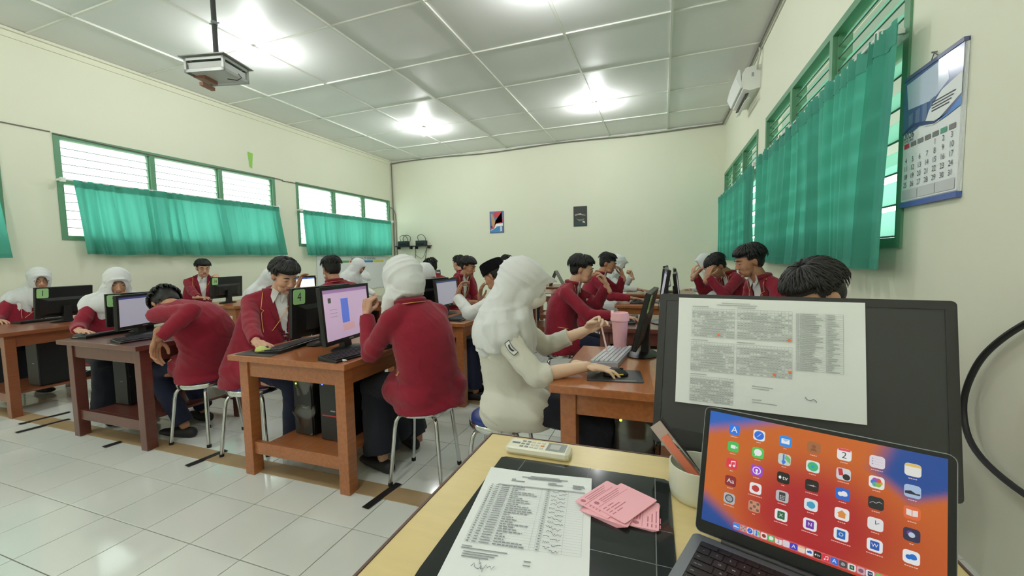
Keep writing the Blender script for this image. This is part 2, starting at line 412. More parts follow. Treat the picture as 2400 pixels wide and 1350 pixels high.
# ceiling lamps: bare bulbs in white holders
def bulb(x, y, label, group=None):
    t = thing('ceiling_lamp', label, 'lamp', (x, y, ZC-0.022), 0, group)
    mb = MB(); mb.lathe([(0.045, 0.0), (0.045, -0.012), (0.026, -0.03), (0.02, -0.055), (0.018, -0.06)], 16); obj('holder', mb, M_white, t, True)
    mb = MB(); mb.lathe([(0.012, -0.055), (0.02, -0.07), (0.036, -0.10), (0.04, -0.125), (0.032, -0.15), (0.014, -0.163), (0.002, -0.165)], 14); obj('bulb', mb, M_bulb, t, True)
M_bulb = mat('bulb_glow', (248, 250, 250), 0.3, emit=BULB_STRENGTH)
bulb(-4.74, 3.89, 'lit bulb on the ceiling just behind the hanging projector cage')
bulb(-1.06, 3.89, 'lit bulb on the ceiling at the top middle of the photo')
bulb(-4.5, 7.36, 'lit bulb on the ceiling, far one near the left wall and back corner')
bulb(-1.11, 7.39, 'lit bulb on the ceiling, far one nearer the air conditioner')
bulb(-4.74, 0.4, 'lit bulb on the ceiling behind the camera, left side')
bulb(-1.11, 0.4, 'lit bulb on the ceiling above the teacher desk')
bulb(-4.74, -2.3, 'lit bulb on the ceiling by the front wall, left side')
bulb(-1.11, -2.3, 'lit bulb on the ceiling by the front wall, right side')
# ------------------------------------------------------------------ student tables
def table(x0, x1, y0, y1, wood, label, h=0.745, group='student computer tables'):
    t = thing('student_table', label, 'table', ((x0+x1)/2, (y0+y1)/2, 0), 0, group)
    w = (x1-x0)/2; d = (y1-y0)/2; o = 0.04; l = 0.068
    def part(name, *bs, b=0.004):
        mb = MB()
        for q in bs: mb.box(*q, bev=b)
        return obj(name, mb, wood, t)
    part('tabletop', (-w, w, -d, d, h-0.034, h), b=0.006)
    for sx in (-1, 1):
        for sy in (-1, 1):
            xa = sx*(w-o) - (l if sx > 0 else 0); ya = sy*(d-o) - (l if sy > 0 else 0)
            part('leg', (xa, xa+l, ya, ya+l, 0, h-0.034))
    iw = w-o-l; idp = d-o-l
    part('apron', (-iw, iw, -d+o+0.01, -d+o+0.035, h-0.135, h-0.034)); part('apron', (-iw, iw, d-o-0.035, d-o-0.01, h-0.135, h-0.034))
    part('apron', (-w+o+0.01, -w+o+0.035, -idp, idp, h-0.135, h-0.034)); part('apron', (w-o-0.035, w-o-0.01, -idp, idp, h-0.135, h-0.034))
    part('stretcher', (-iw, iw, -d+o+0.015, -d+o+0.045, 0.13, 0.205)); part('stretcher', (-iw, iw, d-o-0.045, d-o-0.015, 0.13, 0.205))
    part('shelf', (-iw*0.72, iw*0.98, -d+o+0.045, d-o-0.045, 0.185, 0.205))
    return t
TABLES = {}
def T_(key, *a, **k): TABLES[key] = (a[0], a[1], a[2], a[3]); return table(*a, **k)
T_('T1', -6.10, -5.17, 1.72, 2.56, M_wood_m, 'brown wooden computer table at the left edge of the photo, under monitor 1')
T_('T2', -4.25, -3.30, 1.69, 2.50, M_wood_d, 'dark reddish wooden computer table under monitor 2')
T_('T4', -2.43, -1.56, 1.69, 2.50, M_wood_o, 'orange-brown wooden computer table under monitor 4, nearest whole table in the aisle')
T_('T16', -0.45, 0.45, 1.66, 2.48, M_wood_o, 'orange-brown wooden table with the pink tumbler, in front of the girl in cream')
T_('T14', -6.10, -5.15, 3.72, 4.5, M_wood_o, 'orange wooden table by the left wall under monitor 14')
T_('T7', -4.25, -3.35, 3.13, 3.93, M_wood_o, 'wooden table under the bright white screen behind the boy at monitor 4')
T_('T13', -2.43, -1.563, 3.10, 3.92, M_wood_o, 'orange wooden table with one leg fully in view behind the girl seen from the back')
T_('T17', -0.49, 0.45, 3.16, 3.96, M_wood_d, 'dark reddish wooden table behind the pink tumbler')
T_('T8', -4.25, -3.35, 4.6, 5.4, M_wood_m, 'wooden table hidden behind the girl seen from the back, third row')
T_('T12', -2.43, -1.56, 4.6, 5.4, M_wood_m, 'wooden table behind the boy in the black cap, third row')
T_('T18', -0.5, 0.45, 4.7, 5.45, M_wood_o, 'orange wooden table in the third row, behind the tall thin edge of the monitors')
T_('T19', -0.5, 0.45, 6.1, 6.9, M_wood_m, 'wooden table in the fourth row by the girl leaning on her hand')
T_('T20', -2.43, -1.56, 6.1, 6.9, M_wood_m, 'wooden table with a white label on its edge, fourth row behind the maroon shoulder')
T_('T21', -2.43, -1.56, 7.5, 8.3, M_wood_m, 'wooden table in the last row carrying the folded tent-shaped stand')

# ------------------------------------------------------------------ stools
def make_stool():
    t = thing('stool', 'x', 'stool', (0, 0, 0), 0, 'chrome stools')
    mb = MB(); mb.lathe([(0.001, 0.435), (0.158, 0.435), (0.163, 0.447), (0.160, 0.462), (0.145, 0.471), (0.001, 0.474)], 32); obj('seat', mb, M_seat, t, True)
    mb = MB(); mb.lathe([(0.150, 0.412), (0.170, 0.412), (0.173, 0.42), (0.173, 0.438), (0.168, 0.446), (0.150, 0.446)], 32, cap=False); obj('seat_ring', mb, M_chrome, t, True)
    for k in range(4):
        a = R(45+90*k); c, s = math.cos(a), math.sin(a); P = lambda r, z: (c*r, s*r, z)
        mb = MB(); mb.tube([P(0.06, 0.402), P(0.12, 0.402), P(0.155, 0.395), P(0.172, 0.37), P(0.18, 0.33), P(0.198, 0.18), P(0.218, 0.015)], 0.0115, 10)
        l = obj('leg', mb, M_chrome, t, True)
        mb = MB(); mb.tube([P(0.2165, 0.022), P(0.2185, 0.0)], 0.014, 10); obj('rubber_foot', mb, M_blackrub, l)
    return t
stool0 = make_stool(); _st = []
def stool(x, y, rz, label):
    if not _st: o = stool0; o.location = (x, y, 0); o.rotation_euler = (0, 0, rz); o['label'] = label
    else: o = dup(stool0, (x, y, 0), rz, label)
    _st.append(o); return o
stool(-1.32, 2.06, 0.15, 'chrome stool under the girl seen from the back in a maroon blazer')
stool(-0.80, 1.99, 0.1, 'chrome stool with blue seat under the girl in cream')
stool(-3.17, 2.03, 0.2, 'chrome stool under the student slumped on the dark table')
stool(-2.66, 2.03, 0.35, 'chrome stool under the boy at monitor 4')
stool(-4.62, 2.16, 0.5, 'chrome stool seen through the legs of the dark table, under the girl at monitor 2')
stool(-6.45, 2.25, 0.3, 'chrome stool at the left edge, under the girl at monitor 1')
stool(-1.28, 3.40, 0.3, 'chrome stool under the boy in the black cap')

# ------------------------------------------------------------------ monitors
M_scr_off = mat('screen_off', (52, 54, 53), 0.5)
def scr_mat(name, rgb, e): return mat(name, rgb, 0.25, emit=e)
M_scr = {'lilac': scr_mat('screen_lilac', (206, 178, 208), 0.55), 'grey': scr_mat('screen_grey', (176, 174, 192), 0.45), 'white': scr_mat('screen_white', (252, 250, 240), 1.1),
         'bar': scr_mat('screen_bar', (60, 110, 205), 0.8), 'violet': scr_mat('screen_violet', (168, 130, 180), 0.5), 'blue': scr_mat('screen_blue', (96, 120, 214), 0.6), 'pinkw': scr_mat('screen_pink', (220, 172, 180), 0.5), 'dk': scr_mat('screen_dark', (70, 80, 140), 0.3)}
def monitor(x, y, yaw, label, w=0.49, h=0.31, zb=0.82, tilt=0.07, scr='grey', num=None, off=False, zt=0.745, details=True, group='student monitors', numside=1):
    # local: +X is the screen normal, Y across, Z up
    t = thing('monitor', label, 'monitor', (x, y, zt), yaw, group); z0 = zb-zt
    T = Matrix.Translation((0, 0, z0)) @ Matrix.Rotation(-tilt, 4, 'Y')
    mb = MB(); bz = 0.018
    mb.box(-0.022, -0.002, -w/2, w/2, 0, h, T=T, bev=0.004)
    for a in ((-w/2, w/2, h-bz, h), (-w/2, w/2, 0, bz*1.3), (-w/2, -w/2+bz, bz*1.3, h-bz), (w/2-bz, w/2, bz*1.3, h-bz)): mb.box(-0.002, 0.004, *a, T=T)
    obj('casing', mb, M_black, t)
    mb = MB(); mb.loft([[T @ Vector((-0.021, a, b)) for a, b in ((-w*0.44, h*0.06), (w*0.44, h*0.06), (w*0.44, h*0.66), (-w*0.44, h*0.66))],
                        [T @ Vector((-0.032, a, b)) for a, b in ((-w*0.30, h*0.14), (w*0.30, h*0.14), (w*0.30, h*0.56), (-w*0.30, h*0.56))]]); obj('back_cover', mb, M_black, t)
    mb = MB(); mb.add([T @ Vector((-0.0005, a, b)) for a, b in ((-w/2+bz, bz*1.3), (w/2-bz, bz*1.3), (w/2-bz, h-bz), (-w/2+bz, h-bz))], [(0, 1, 2, 3)])
    s = obj('screen', mb, M_scr_off if off else M_scr[scr], t)
    def patch(nm, m, y0, y1, v0, v1):
        mb = MB(); W_ = w-2*bz; H_ = h-2.3*bz
        mb.add([T @ Vector((0.0006, -W_/2+W_*a, bz*1.3+H_*b)) for a, b in ((y0, v0), (y1, v0), (y1, v1), (y0, v1))], [(0, 1, 2, 3)]); obj(nm, mb, m, s)
    if not off:
        patch('title_bar', M_scr['bar'] if scr == 'white' else (M_scr['violet'] if scr == 'lilac' else M_scr['dk']), 0, 1, 0.93, 1.0)
        if scr == 'lilac':
            patch('picture', M_scr['blue'], 0.36, 0.52, 0.30, 0.80); patch('caption', M_scr['pinkw'], 0.36, 0.62, 0.14, 0.28)
            patch('emblem', M_ink, 0.10, 0.16, 0.74, 0.84)
            for q in range(3): patch('text_line', M_ink, 0.12, 0.27, 0.60-q*0.07, 0.605-q*0.07)
    mb = MB(); T2 = T @ Matrix.Translation((0.0045, 0, bz*0.65)); mb.box(0, 0.0006, -0.022, 0.022, -0.004, 0.004, T=T2); obj('badge', mb, M_alu, t)
    mb = MB(); mb.loft([[Vector((a, b, 0.02)) for a, b in ((-0.06, -0.035), (-0.02, -0.035), (-0.02, 0.035), (-0.06, 0.035))],
                        [Vector((a, b, z0+h*0.35)) for a, b in ((-0.065, -0.03), (-0.035, -0.03), (-0.035, 0.03), (-0.065, 0.03))]]); obj('stand_neck', mb, M_black, t)
    mb = MB(); mb.lathe([(0.10, 0.001), (0.105, 0.006), (0.09, 0.014), (0.03, 0.022), (0.002, 0.023)], 28, T=Matrix.Translation((-0.02, 0, 0)) @ Matrix.Diagonal((0.85, 1.15, 1, 1))); obj('stand_base', mb, M_black, t, True)
    if num:
        # back view: right of the viewer is -Y
        yy = numside*(w/2-0.052); Tn = T @ Matrix.Translation((-0.0225, yy, h-0.055)) @ Matrix(((0, 0, -1, 0), (-1, 0, 0, 0), (0, 1, 0, 0), (0, 0, 0, 1)))
        mb = MB(); mb.prism(rrect(0.088, 0.092, 0.012), 0, 0.0015, 0, Tn); lb = obj('number_label', mb, M_labelg, t)
        mb = MB(); addtext(mb, num, 0.078 if len(num) < 2 else 0.064, Tn @ Matrix.Translation((0, -0.002, 0.002)), sx=0.8); obj('number', mb, M_ink2, lb)
    return t
PI_ = PI
monitor(-1.80, 2.02, R(7), 'monitor with a lilac screen and a blue picture, back to back with monitor 4', h=0.335, w=0.475, zb=0.806, scr='lilac')
monitor(-2.14, 2.12, R(180), 'black monitor with green label 4, back turned, on the nearest orange-brown table', num='4')
monitor(-3.86, 2.05, R(20), 'monitor with a pale grey screen beside the slumped student', h=0.262, w=0.455, zb=0.806, tilt=-0.03)
monitor(-4.07, 2.17, R(169), 'black monitor with green label 2, back turned, on the dark reddish table', h=0.262, zb=0.808, num='2')
monitor(-5.66, 2.33, R(187), 'black monitor with green label 1, back turned, at the left edge of the photo', h=0.30, w=0.45, zb=0.80, tilt=0.12, num='1')
monitor(-5.77, 4.06, R(188), 'black monitor with green label 14, back turned, before the boy with glasses', h=0.29, zb=0.823, num='14')
monitor(-2.01, 3.66, R(2), 'monitor with a pale lilac screen behind the girl seen from the back', h=0.275, w=0.475, zb=0.822, tilt=0.1)
monitor(-2.22, 3.66, R(170), 'black labelled monitor back to back with the pale lilac second-row screen', num='6', h=0.28)
monitor(-3.81, 3.50, R(-1), 'bright white screen with a blue bar behind the hand of the boy seen from behind', scr='white', h=0.29, zb=0.845, tilt=0.03)
monitor(-3.98, 3.62, R(175), 'black monitor with a label standing behind the bright white screen', num='1', h=0.29)
monitor(-3.29, 5.75-0.2, R(5), 'small far monitor with a pale screen between the bowed white veil and the two boys', h=0.257, zb=0.906-0.03, zt=0.745)
monitor(-3.50, 5.1, R(175), 'black monitor back just left of the small far pale screen', num=None)
# right block: seen edge-on
monitor(-0.125, 2.33, R(176), 'black monitor leaning back, seen edge-on beside the pink tumbler', w=0.46, h=0.30, zb=0.81, tilt=0.24, num='8')
monitor(-0.02, 3.5, R(182), 'black monitor seen edge-on in the second row', h=0.34, zb=0.84, tilt=0.16)
monitor(0.15, 3.75, R(-3), 'black monitor seen edge-on, turned to the right side of the second row', h=0.32, tilt=0.12)
monitor(-0.02, 5.05, R(180), 'black monitor seen edge-on in the third row', h=0.32, tilt=0.1)
monitor(0.18, 5.1, R(0), 'black monitor seen edge-on, turned to the right side of the third row', h=0.32, tilt=0.12)
monitor(0.10, 6.5, R(-6), 'farthest edge-on monitor on the right side, beside the girl in the veil', h=0.32, tilt=0.14)

# ------------------------------------------------------------------ keyboards, mice, mats, towers
def make_keyboard(mk, mbody, L=0.44, D=0.145, individual=False, name='keyboard'):
    # local X along the length, Y depth (towards the screen), Z up
    t = thing(name, 'x', 'keyboard', (0, 0, 0), 0, 'keyboards')
    mb = MB(); mb.loft([[Vector((a*L/2, b*D/2, 0.0)) for a, b in ((-1, -1), (1, -1), (1, 1), (-1, 1))],
                        [Vector((a*L/2, b*D/2, 0.009 if b < 0 else 0.02)) for a, b in ((-1, -1), (1, -1), (1, 1), (-1, 1))],
                        [Vector((a*(L/2-0.005), b*(D/2-0.005), 0.012 if b < 0 else 0.023)) for a, b in ((-1, -1), (1, -1), (1, 1), (-1, 1))]])
    obj('keyboard_case', mb, mbody, t)
    rows = 6; allk = MB()
    for r in range(rows):
        y = -D/2+0.018+r*(D-0.034)/(rows-1); z = 0.0125+0.011*(y+D/2)/D; n = 20; p = (L-0.02)/n; k = 0
        while k < n:
            wdt = 1
            if r == 0 and 4 <= k < 9: wdt = 5
            if k in (14, 17 if r != 1 else 99) : k += 0
            x0 = -L/2+0.01+k*p; x1 = x0+p*wdt-0.0025
            if individual:
                m1 = MB(); m1.box(x0, x1, y-0.0085, y+0.0085, z, z+0.005); obj('key', m1, mk, t)
            else: allk.box(x0, x1, y-0.0085, y+0.0085, z, z+0.005)
            k += wdt
    if not individual: struct(obj('key_block', allk, mk, t), 'stuff')
    return t
kb0 = make_keyboard(mat('key_black', (44, 44, 48), 0.5), M_black); kb_used = []
def keyboard(x, y, rz, label, z=0.745):
    o = kb0 if not kb_used else dup(kb0); o.location = (x, y, z); o.rotation_euler = (0, 0, rz); o['label'] = label; o['group'] = 'black keyboards'; kb_used.append(o); return o
keyboard(-2.15, 2.02-0.16+0.28, R(-90+12), 'black keyboard between the boy\'s hand and monitor 4')
kb_used[0].location = (-2.24, 1.99, 0.745)
keyboard(-1.665, 1.93, R(82), 'black keyboard under the lilac screen by the elbow of the girl seen from the back')
keyboard(-4.16, 1.98, R(-80), 'black keyboard on the dark table, in front of the veiled girl')
keyboard(-3.58, 1.95, R(84), 'black keyboard beside the slumped student')
keyboard(-5.93, 2.3, R(-84), 'black keyboard at the left edge of the photo, below the round glasses')
keyboard(-1.72, 3.4, R(92), 'black keyboard by the white sleeve of the boy in the black cap')
keyboard(-0.27, 3.55, R(-90), 'black keyboard under the hands of the boy touching his nose')
keyboard(-0.27, 5.05, R(-90), 'dark keyboard in the third row under a hand')
kbw = make_keyboard(mat('key_white', (206, 208, 212), 0.4), mat('kb_silver', (164, 168, 178), 0.35), L=0.40, D=0.15, individual=True)
kbw.location = (-0.25, 2.23, 0.745); kbw.rotation_euler = (0, 0, R(-97)); kbw['label'] = 'pale grey keyboard in front of the pink tumbler'; kbw['group'] = 'pale keyboards'
_k = kbw
del _k['group']
M_mouse_y = mat('mouse_yellow', (196, 186, 70), 0.4)
def mouse(x, y, rz, col, label, z=0.745):
    t = thing('computer_mouse', label, 'mouse', (x, y, z), rz, 'computer mice')
    secs = []
    for u in range(9):
        a = -1+2*u/8; c = math.sqrt(max(0.02, 1-a*a)); secs.append([Vector((math.cos(b)*0.031*c*(1-0.1*a), a*0.056, max(0.0, 0.006+math.sin(b)*(0.030*c*(1.0-0.25*a)))) if math.sin(b) > -0.1 else (math.cos(b)*0.030*c, a*0.056, 0.001)) for b in [2*PI*j/14 for j in range(14)]])
    mb = MB(); mb.loft(secs); obj('shell', mb, col, t, True)
    mb = MB(); mb.box(-0.003, 0.003, 0.018, 0.034, 0.026, 0.034); obj('wheel', mb, M_blackrub, t)
    mb = MB(); mb.box(-0.0335, 0.0335, -0.030, 0.03, 0.010, 0.0135, bev=0.001); obj('side_stripe', mb, M_mouse_y, t)
    return t
def pad(x, y, rz, w, d, label, z=0.745, logo=False):
    t = thing('mouse_mat', label, 'mouse mat', (x, y, z), rz, 'mouse mats')
    mb = MB(); mb.prism(rrect(w, d, 0.012), 0, 0.003); obj('mat', mb, M_black2, t)
    if logo:
        mb = MB(); mb.box(0.0, 0.09, -d/2+0.012, -d/2+0.024, 0.003, 0.0034); obj('printed_strip', mb, mat('strip_grey', (120, 122, 122), 0.5), t)
pad(-0.20, 1.87, R(8), 0.24, 0.19, 'black mouse mat under the hand of the girl in cream', logo=True)
mouse(-0.195, 1.87, R(-75), M_black2, 'black and yellow mouse under the hand of the girl in cream', z=0.748)
pad(-2.26, 1.80, R(5), 0.26, 0.18, 'black mouse mat under the hand of the boy at monitor 4')
mouse(-2.27, 1.80, R(-80), mat('mouse_lime', (190, 200, 110), 0.35), 'lime and orange mouse under the hand of the boy at monitor 4', z=0.748)
mouse(-4.15, 1.79, R(-70), M_black2, 'black mouse with an orange glow under the hand of the girl at monitor 2')
mouse(-1.75, 3.62, R(80), M_black2, 'dark mouse with a red light beside the white sleeve')
def tower(x, y, rz, label, bag=False, led=(150, 230, 40), stripe=False, z=0.207, w=0.17, h=0.38, d=0.40):
    t = thing('computer_tower', label, 'computer', (x, y, z), rz, 'computer towers under the tables')
    mb = MB(); mb.box(-w/2, w/2, -d/2, d/2, 0, h, bev=0.006); obj('case', mb, M_black, t)
    mb = MB(); mb.box(-w/2+0.006, w/2-0.006, -d/2-0.012, -d/2+0.002, 0.006, h-0.006, bev=0.004); fp = obj('front_panel', mb, M_black2, t)
    mb = MB(); mb.lathe([(0.006, 0), (0.005, 0.003), (0.001, 0.003)], 10, T=Matrix.Translation((-w/2+0.03, -d/2-0.012, h-0.035)) @ Matrix.Rotation(R(90), 4, 'X')); obj('power_light', mb, mat('led_%d' % led[0], led, 0.3, emit=6), fp)
    mb = MB(); mb.box(0.0, 0.035, -d/2-0.0135, -d/2-0.012, h*0.48, h*0.48+0.008); obj('logo_plate', mb, M_alu, fp)
    if stripe:
        mb = MB(); mb.box(-w/2+0.02, w/2-0.02, -d/2-0.0135, -d/2-0.012, h*0.40, h*0.40+0.007); obj('red_stripe', mb, mat('red_led', (196, 50, 60), 0.4), fp)
    return t
def plastic_bag(x, y, z, w, d, h, label, seed):
    rnd = random.Random(seed); secs = []
    for r in range(9):
        zz = h*r/8; k = 1+0.06*math.sin(r*1.7+seed)
        secs.append([Vector(((w/2*k)*(abs(math.cos(a))**0.5)*math.copysign(1, math.cos(a))+rnd.uniform(-.012, .012), (d/2*k)*(abs(math.sin(a))**0.5)*math.copysign(1, math.sin(a))+rnd.uniform(-.012, .012), zz)) for a in [2*PI*j/22 for j in range(22)]])
    mb = MB(); mb.loft(secs, cap=False); o = obj('plastic_bag', mb, M_bag, None, True); o.location = (x, y, z); tag(o, label, 'bag', 'clear plastic bags')
M_bag = pane_mat('clear_plastic', (205, 210, 205), 0.16, rough=0.22)
tower(-2.10, 2.12, 0, 'black computer tower in a clear plastic bag under the table of monitor 4', w=0.15, h=0.36)
plastic_bag(-2.10, 2.12, 0.215, 0.19, 0.44, 0.38, 'clear plastic bag around the left tower under the table of monitor 4', 3)
tower(-1.86, 2.10, 0, 'black computer tower with a red stripe under the table of monitor 4', led=(60, 80, 240), stripe=True)
tower(-0.115, 2.06, 0, 'bagged black tower with a green light below the pink tumbler')
plastic_bag(-0.115, 2.06, 0.215, 0.22, 0.46, 0.40, 'clear plastic bag around the tower with the green light', 5)
tower(0.14, 2.10, 0, 'second tower under the table of the girl in cream, mostly behind the dark screen', led=(80, 90, 90))
tower(-3.95, 2.12, 0, 'black computer tower deep under the dark table')
tower(-5.42, 2.2, 0, 'black computer tower under the table at the left edge', w=0.2, h=0.42)
tower(-1.88, 3.5, 0, 'black computer tower under the orange table of the second row', led=(60, 60, 70))
tower(0.0, 3.5, 0, 'black computer tower under the dark table of the second row', led=(61, 60, 70))

# pink tumbler
t = thing('tumbler', 'pink coffee tumbler with a lid on the orange table', 'tumbler', (-0.225, 2.40, 0.745))
mb = MB(); mb.lathe([(0.001, 0), (0.030, 0), (0.032, 0.004), (0.043, 0.15), (0.044, 0.155)], 32); obj('cup', mb, M_pink, t, True)
mb = MB(); mb.lathe([(0.0445, 0.152), (0.050, 0.155), (0.050, 0.168), (0.0475, 0.172), (0.0475, 0.185), (0.044, 0.195), (0.038, 0.197), (0.036, 0.190), (0.001, 0.189)], 32); obj('lid', mb, M_pink, t, True)
mb = MB(); mb.box(-0.048, -0.03, -0.01, 0.01, 0.176, 0.204, bev=0.004); obj('spout', mb, M_pinkl, t)
for c in t.children: pass
t.scale = (1.05, 1.05, 1.12)
# white pen on the table of monitor 4
mb = MB(); mb.tube([(-0.06, 0, 0.006), (0.05, 0.0, 0.006), (0.064, 0, 0.006)], [0.006, 0.006, 0.003], 10); o = obj('pen', mb, M_white, None, True); o.location = (-1.66, 1.74, 0.745); o.rotation_euler = (0, 0, R(12)); tag(o, 'white pen lying on the corner of the table of monitor 4', 'pen')
# crumpled cloth behind the keyboard
bmc = MB(); vs = []; n = 18
for i in range(n+1):
    for j in range(n+1):
        x, y = i/n-0.5, j/n-0.5; rr = max(0, 1-4*(x*x+y*y))
        vs.append((x*0.22, y*0.26, 0.004+rr*0.05*(0.6+0.5*noise.noise(Vector((x*6, y*6, 3))))))
bmc.add(vs, [(i*(n+1)+j, (i+1)*(n+1)+j, (i+1)*(n+1)+j+1, i*(n+1)+j+1) for i in range(n) for j in range(n)])
o = obj('cloth', bmc, M_cream, None, True); o.location = (-1.70, 2.29, 0.745); tag(o, 'crumpled cream cloth on the table behind the lilac screen', 'cloth')
# tent stand on the last-row table
t = thing('tent_stand', 'dark folded stand shaped like an upside-down V on a far table', 'stand', (-1.93, 7.8, 0.745), 0)
mb = MB(); T = Matrix.Rotation(R(22), 4, 'Y'); mb.box(-0.01, 0.01, -0.1, 0.1, -0.31, 0, T=Matrix.Translation((0, 0, 0.29)) @ T); obj('side_board', mb, M_black2, t)
mb = MB(); T = Matrix.Rotation(R(-28), 4, 'Y'); mb.box(-0.01, 0.01, -0.1, 0.1, -0.325, 0, T=Matrix.Translation((0, 0, 0.29)) @ T); obj('side_board', mb, mat('board_grey', (124, 124, 118), 0.6), t)
mb = MB(); mb.box(0, 0.11, -0.001, 0, 0, 0.035); o = obj('paper_label', mb, M_paper); o.location = (-1.70, 6.098, 0.70); tag(o, 'white paper label on the edge of the fourth-row table', 'label')

# cable covers and tape on the floor
mb = MB(); mb.box(XL+0.3, -0.35, 1.765, 1.885, 0.0002, 0.005, bev=0.001); o = obj('floor_strip', mb, mat('brown_strip', (172, 146, 110), 0.5, var=0.15, vscale=5)); tag(o, 'long brown cable cover on the floor under the front row of tables', 'cable cover', 'brown cable covers')
mb = MB(); mb.box(-4.4, 1.0, 3.24, 3.36, 0.0002, 0.005, bev=0.001); o = obj('floor_strip', mb, MATS['brown_strip']); tag(o, 'brown cable cover on the floor under the second row, glimpsed by the chrome stool', 'cable cover', 'brown cable covers')
M_tape = mat('tape_black', (30, 26, 26), 0.5)
for (px, py, L, a, lab) in ((-1.43, 1.79, 0.26, 84, 'black tape strip on the floor nearest the teacher desk'), (-2.83, 1.79, 0.24, 84, 'black tape strip on the floor beneath the stool at monitor 4'), (-4.72, 1.76, 0.3, 84, 'black tape strip on the floor left of the dark table'), (-4.95, 1.86, 0.3, 84, 'black tape strip on the floor beside the leftmost table'), (-3.72, 1.72, 0.10, 84, 'short black tape stub under the dark table')):
    mb = MB(); mb.box(-L/2, L/2, -0.022, 0.022, 0.0052, 0.0062); o = obj('tape_strip', mb, M_tape); o.location = (px, py, 0); o.rotation_euler = (0, 0, R(a)); tag(o, lab, 'tape', 'black tape strips')

# ------------------------------------------------------------------ wall things
# air conditioner
t = thing('air_conditioner', 'white air conditioner high on the right wall', 'air conditioner', (XR, 6.3, 3.42))
mb = MB(); prof = [(0, 0.02), (-0.12, 0.0), (-0.19, 0.03), (-0.215, 0.09), (-0.21, 0.22), (-0.17, 0.29), (-0.06, 0.31), (0, 0.31)]
mb.loft([[Vector((x, 0.0, z)) for x, z in prof], [Vector((x, 0.86, z)) for x, z in prof]]); obj('housing', mb, M_white, t)
mb = MB(); mb.loft([[Vector((x, y, z)) for x, z in ((-0.205, 0.05), (-0.225, 0.05), (-0.275, 0.17), (-0.25, 0.29), (-0.235, 0.28))] for y in (0.015, 0.845)]); obj('front_panel', mb, mat('ac_white', (240, 242, 240), 0.3), t)
mb = MB(); mb.box(-0.165, -0.125, 0.05, 0.8, -0.003, 0.012, T=Matrix.Rotation(R(-12), 4, 'Y')); obj('outlet_slot', mb, M_black2, t)
mb = MB(); mb.box(-0.19, -0.13, 0.06, 0.8, -0.01, -0.004, T=Matrix.Rotation(R(-30), 4, 'Y')); obj('louvre_flap', mb, M_white, t)
mb = MB(); mb.box(-0.10, -0.075, -0.003, 0.0, 0.17, 0.22); obj('end_cap', mb, mat('cap_grey', (160, 164, 160), 0.5), t)
def cable(name, pts, r, m, label, cat='cable', n=8, group=None):
    # smooth Catmull-Rom through pts
    P = [Vector(p) for p in pts]; P = [P[0]*2-P[1]]+P+[P[-1]*2-P[-2]]; out = []
    for i in range(1, len(P)-2):
        for k in range(6):
            u = k/6; a, b, c, d = P[i-1], P[i], P[i+1], P[i+2]
            out.append(0.5*((2*b)+(c-a)*u+(2*a-5*b+4*c-d)*u*u+(3*b-3*c+d-a)*u**3))
    out.append(P[-2]); mb = MB(); mb.tube(out, r, n); o = obj(name, mb, m, None, True); tag(o, label, cat, group); return o
M_cable = mat('cable_grey', (120, 116, 106), 0.6); M_cableb = mat('cable_black', (26, 26, 30), 0.5); M_cablew = mat('cable_white', (196, 200, 186), 0.6)
cable('pipe', [(XR-0.04, 6.27, 3.66), (XR-0.05, 6.2, 3.72), (XR-0.03, 6.18, 3.84), (XR-0.03, 6.25, 3.93)], 0.012, M_cablew, 'white pipe rising from the air conditioner to the ceiling', 'pipe')
cable('cable', [(XR-0.035, 2.0, 3.925), (XR-0.035, 4, 3.92), (XR-0.04, 6, 3.925), (XR-0.035, 8, 3.92), (XR-0.05, YB-0.05, 3.925)], 0.011, M_cable, 'grey cable along the top of the right wall')
cable('cable', [(XR-0.015, 2.0, 3.89), (XR-0.015, 5, 3.885), (XR-0.012, 7.4, 3.89), (XR-0.02, YB-0.03, 3.895)], 0.008, M_cablew, 'white cable along the top of the right wall, below the grey one')
cable('cable', [(XR-0.05, YB-0.05, 3.92), (-0.5, YB-0.05, 3.89), (-2.2, YB-0.05, 3.92), (-4, YB-0.05, 3.88), (-5.5, YB-0.05, 3.915), (XL+0.10, YB-0.05, 3.89), (XL+0.04, YB-0.04, 3.8), (XL+0.04, YB-0.04, 3.0), (XL+0.035, YB-0.04, 2.0), (XL+0.04, YB-0.04, 1.2)], 0.013, M_cable, 'grey cable along the top of the back wall and down its left corner')
cable('cable', [(XL+0.02, 9.40, 2.72), (XL+0.04, 9.46, 2.70), (XL+0.08, YB-0.03, 2.6), (XL+0.10, YB-0.02, 2.3), (XL+0.10, YB-0.02, 1.5), (XL+0.14, YB-0.02, 0.9)], 0.010, M_cable, 'grey cable looping from the far window down the back corner')
cable('cable', [(XL+0.012, 0.0, 2.92), (XL+0.012, 1.4, 2.90), (XL+0.012, 2.86, 2.905)], 0.006, M_cable, 'thin cable on the left wall left of the first window')
cable('cable', [(XL+0.02, 2.88, 2.89), (XL+0.02, 4.4, 2.86), (XL+0.02, 5.9, 2.885), (XL+0.012, 6.1, 2.86), (XL+0.02, 6.38, 2.87), (XL+0.02, 9.3, 2.88)], 0.008, M_cable, 'thin cable sagging along the tops of the left windows')
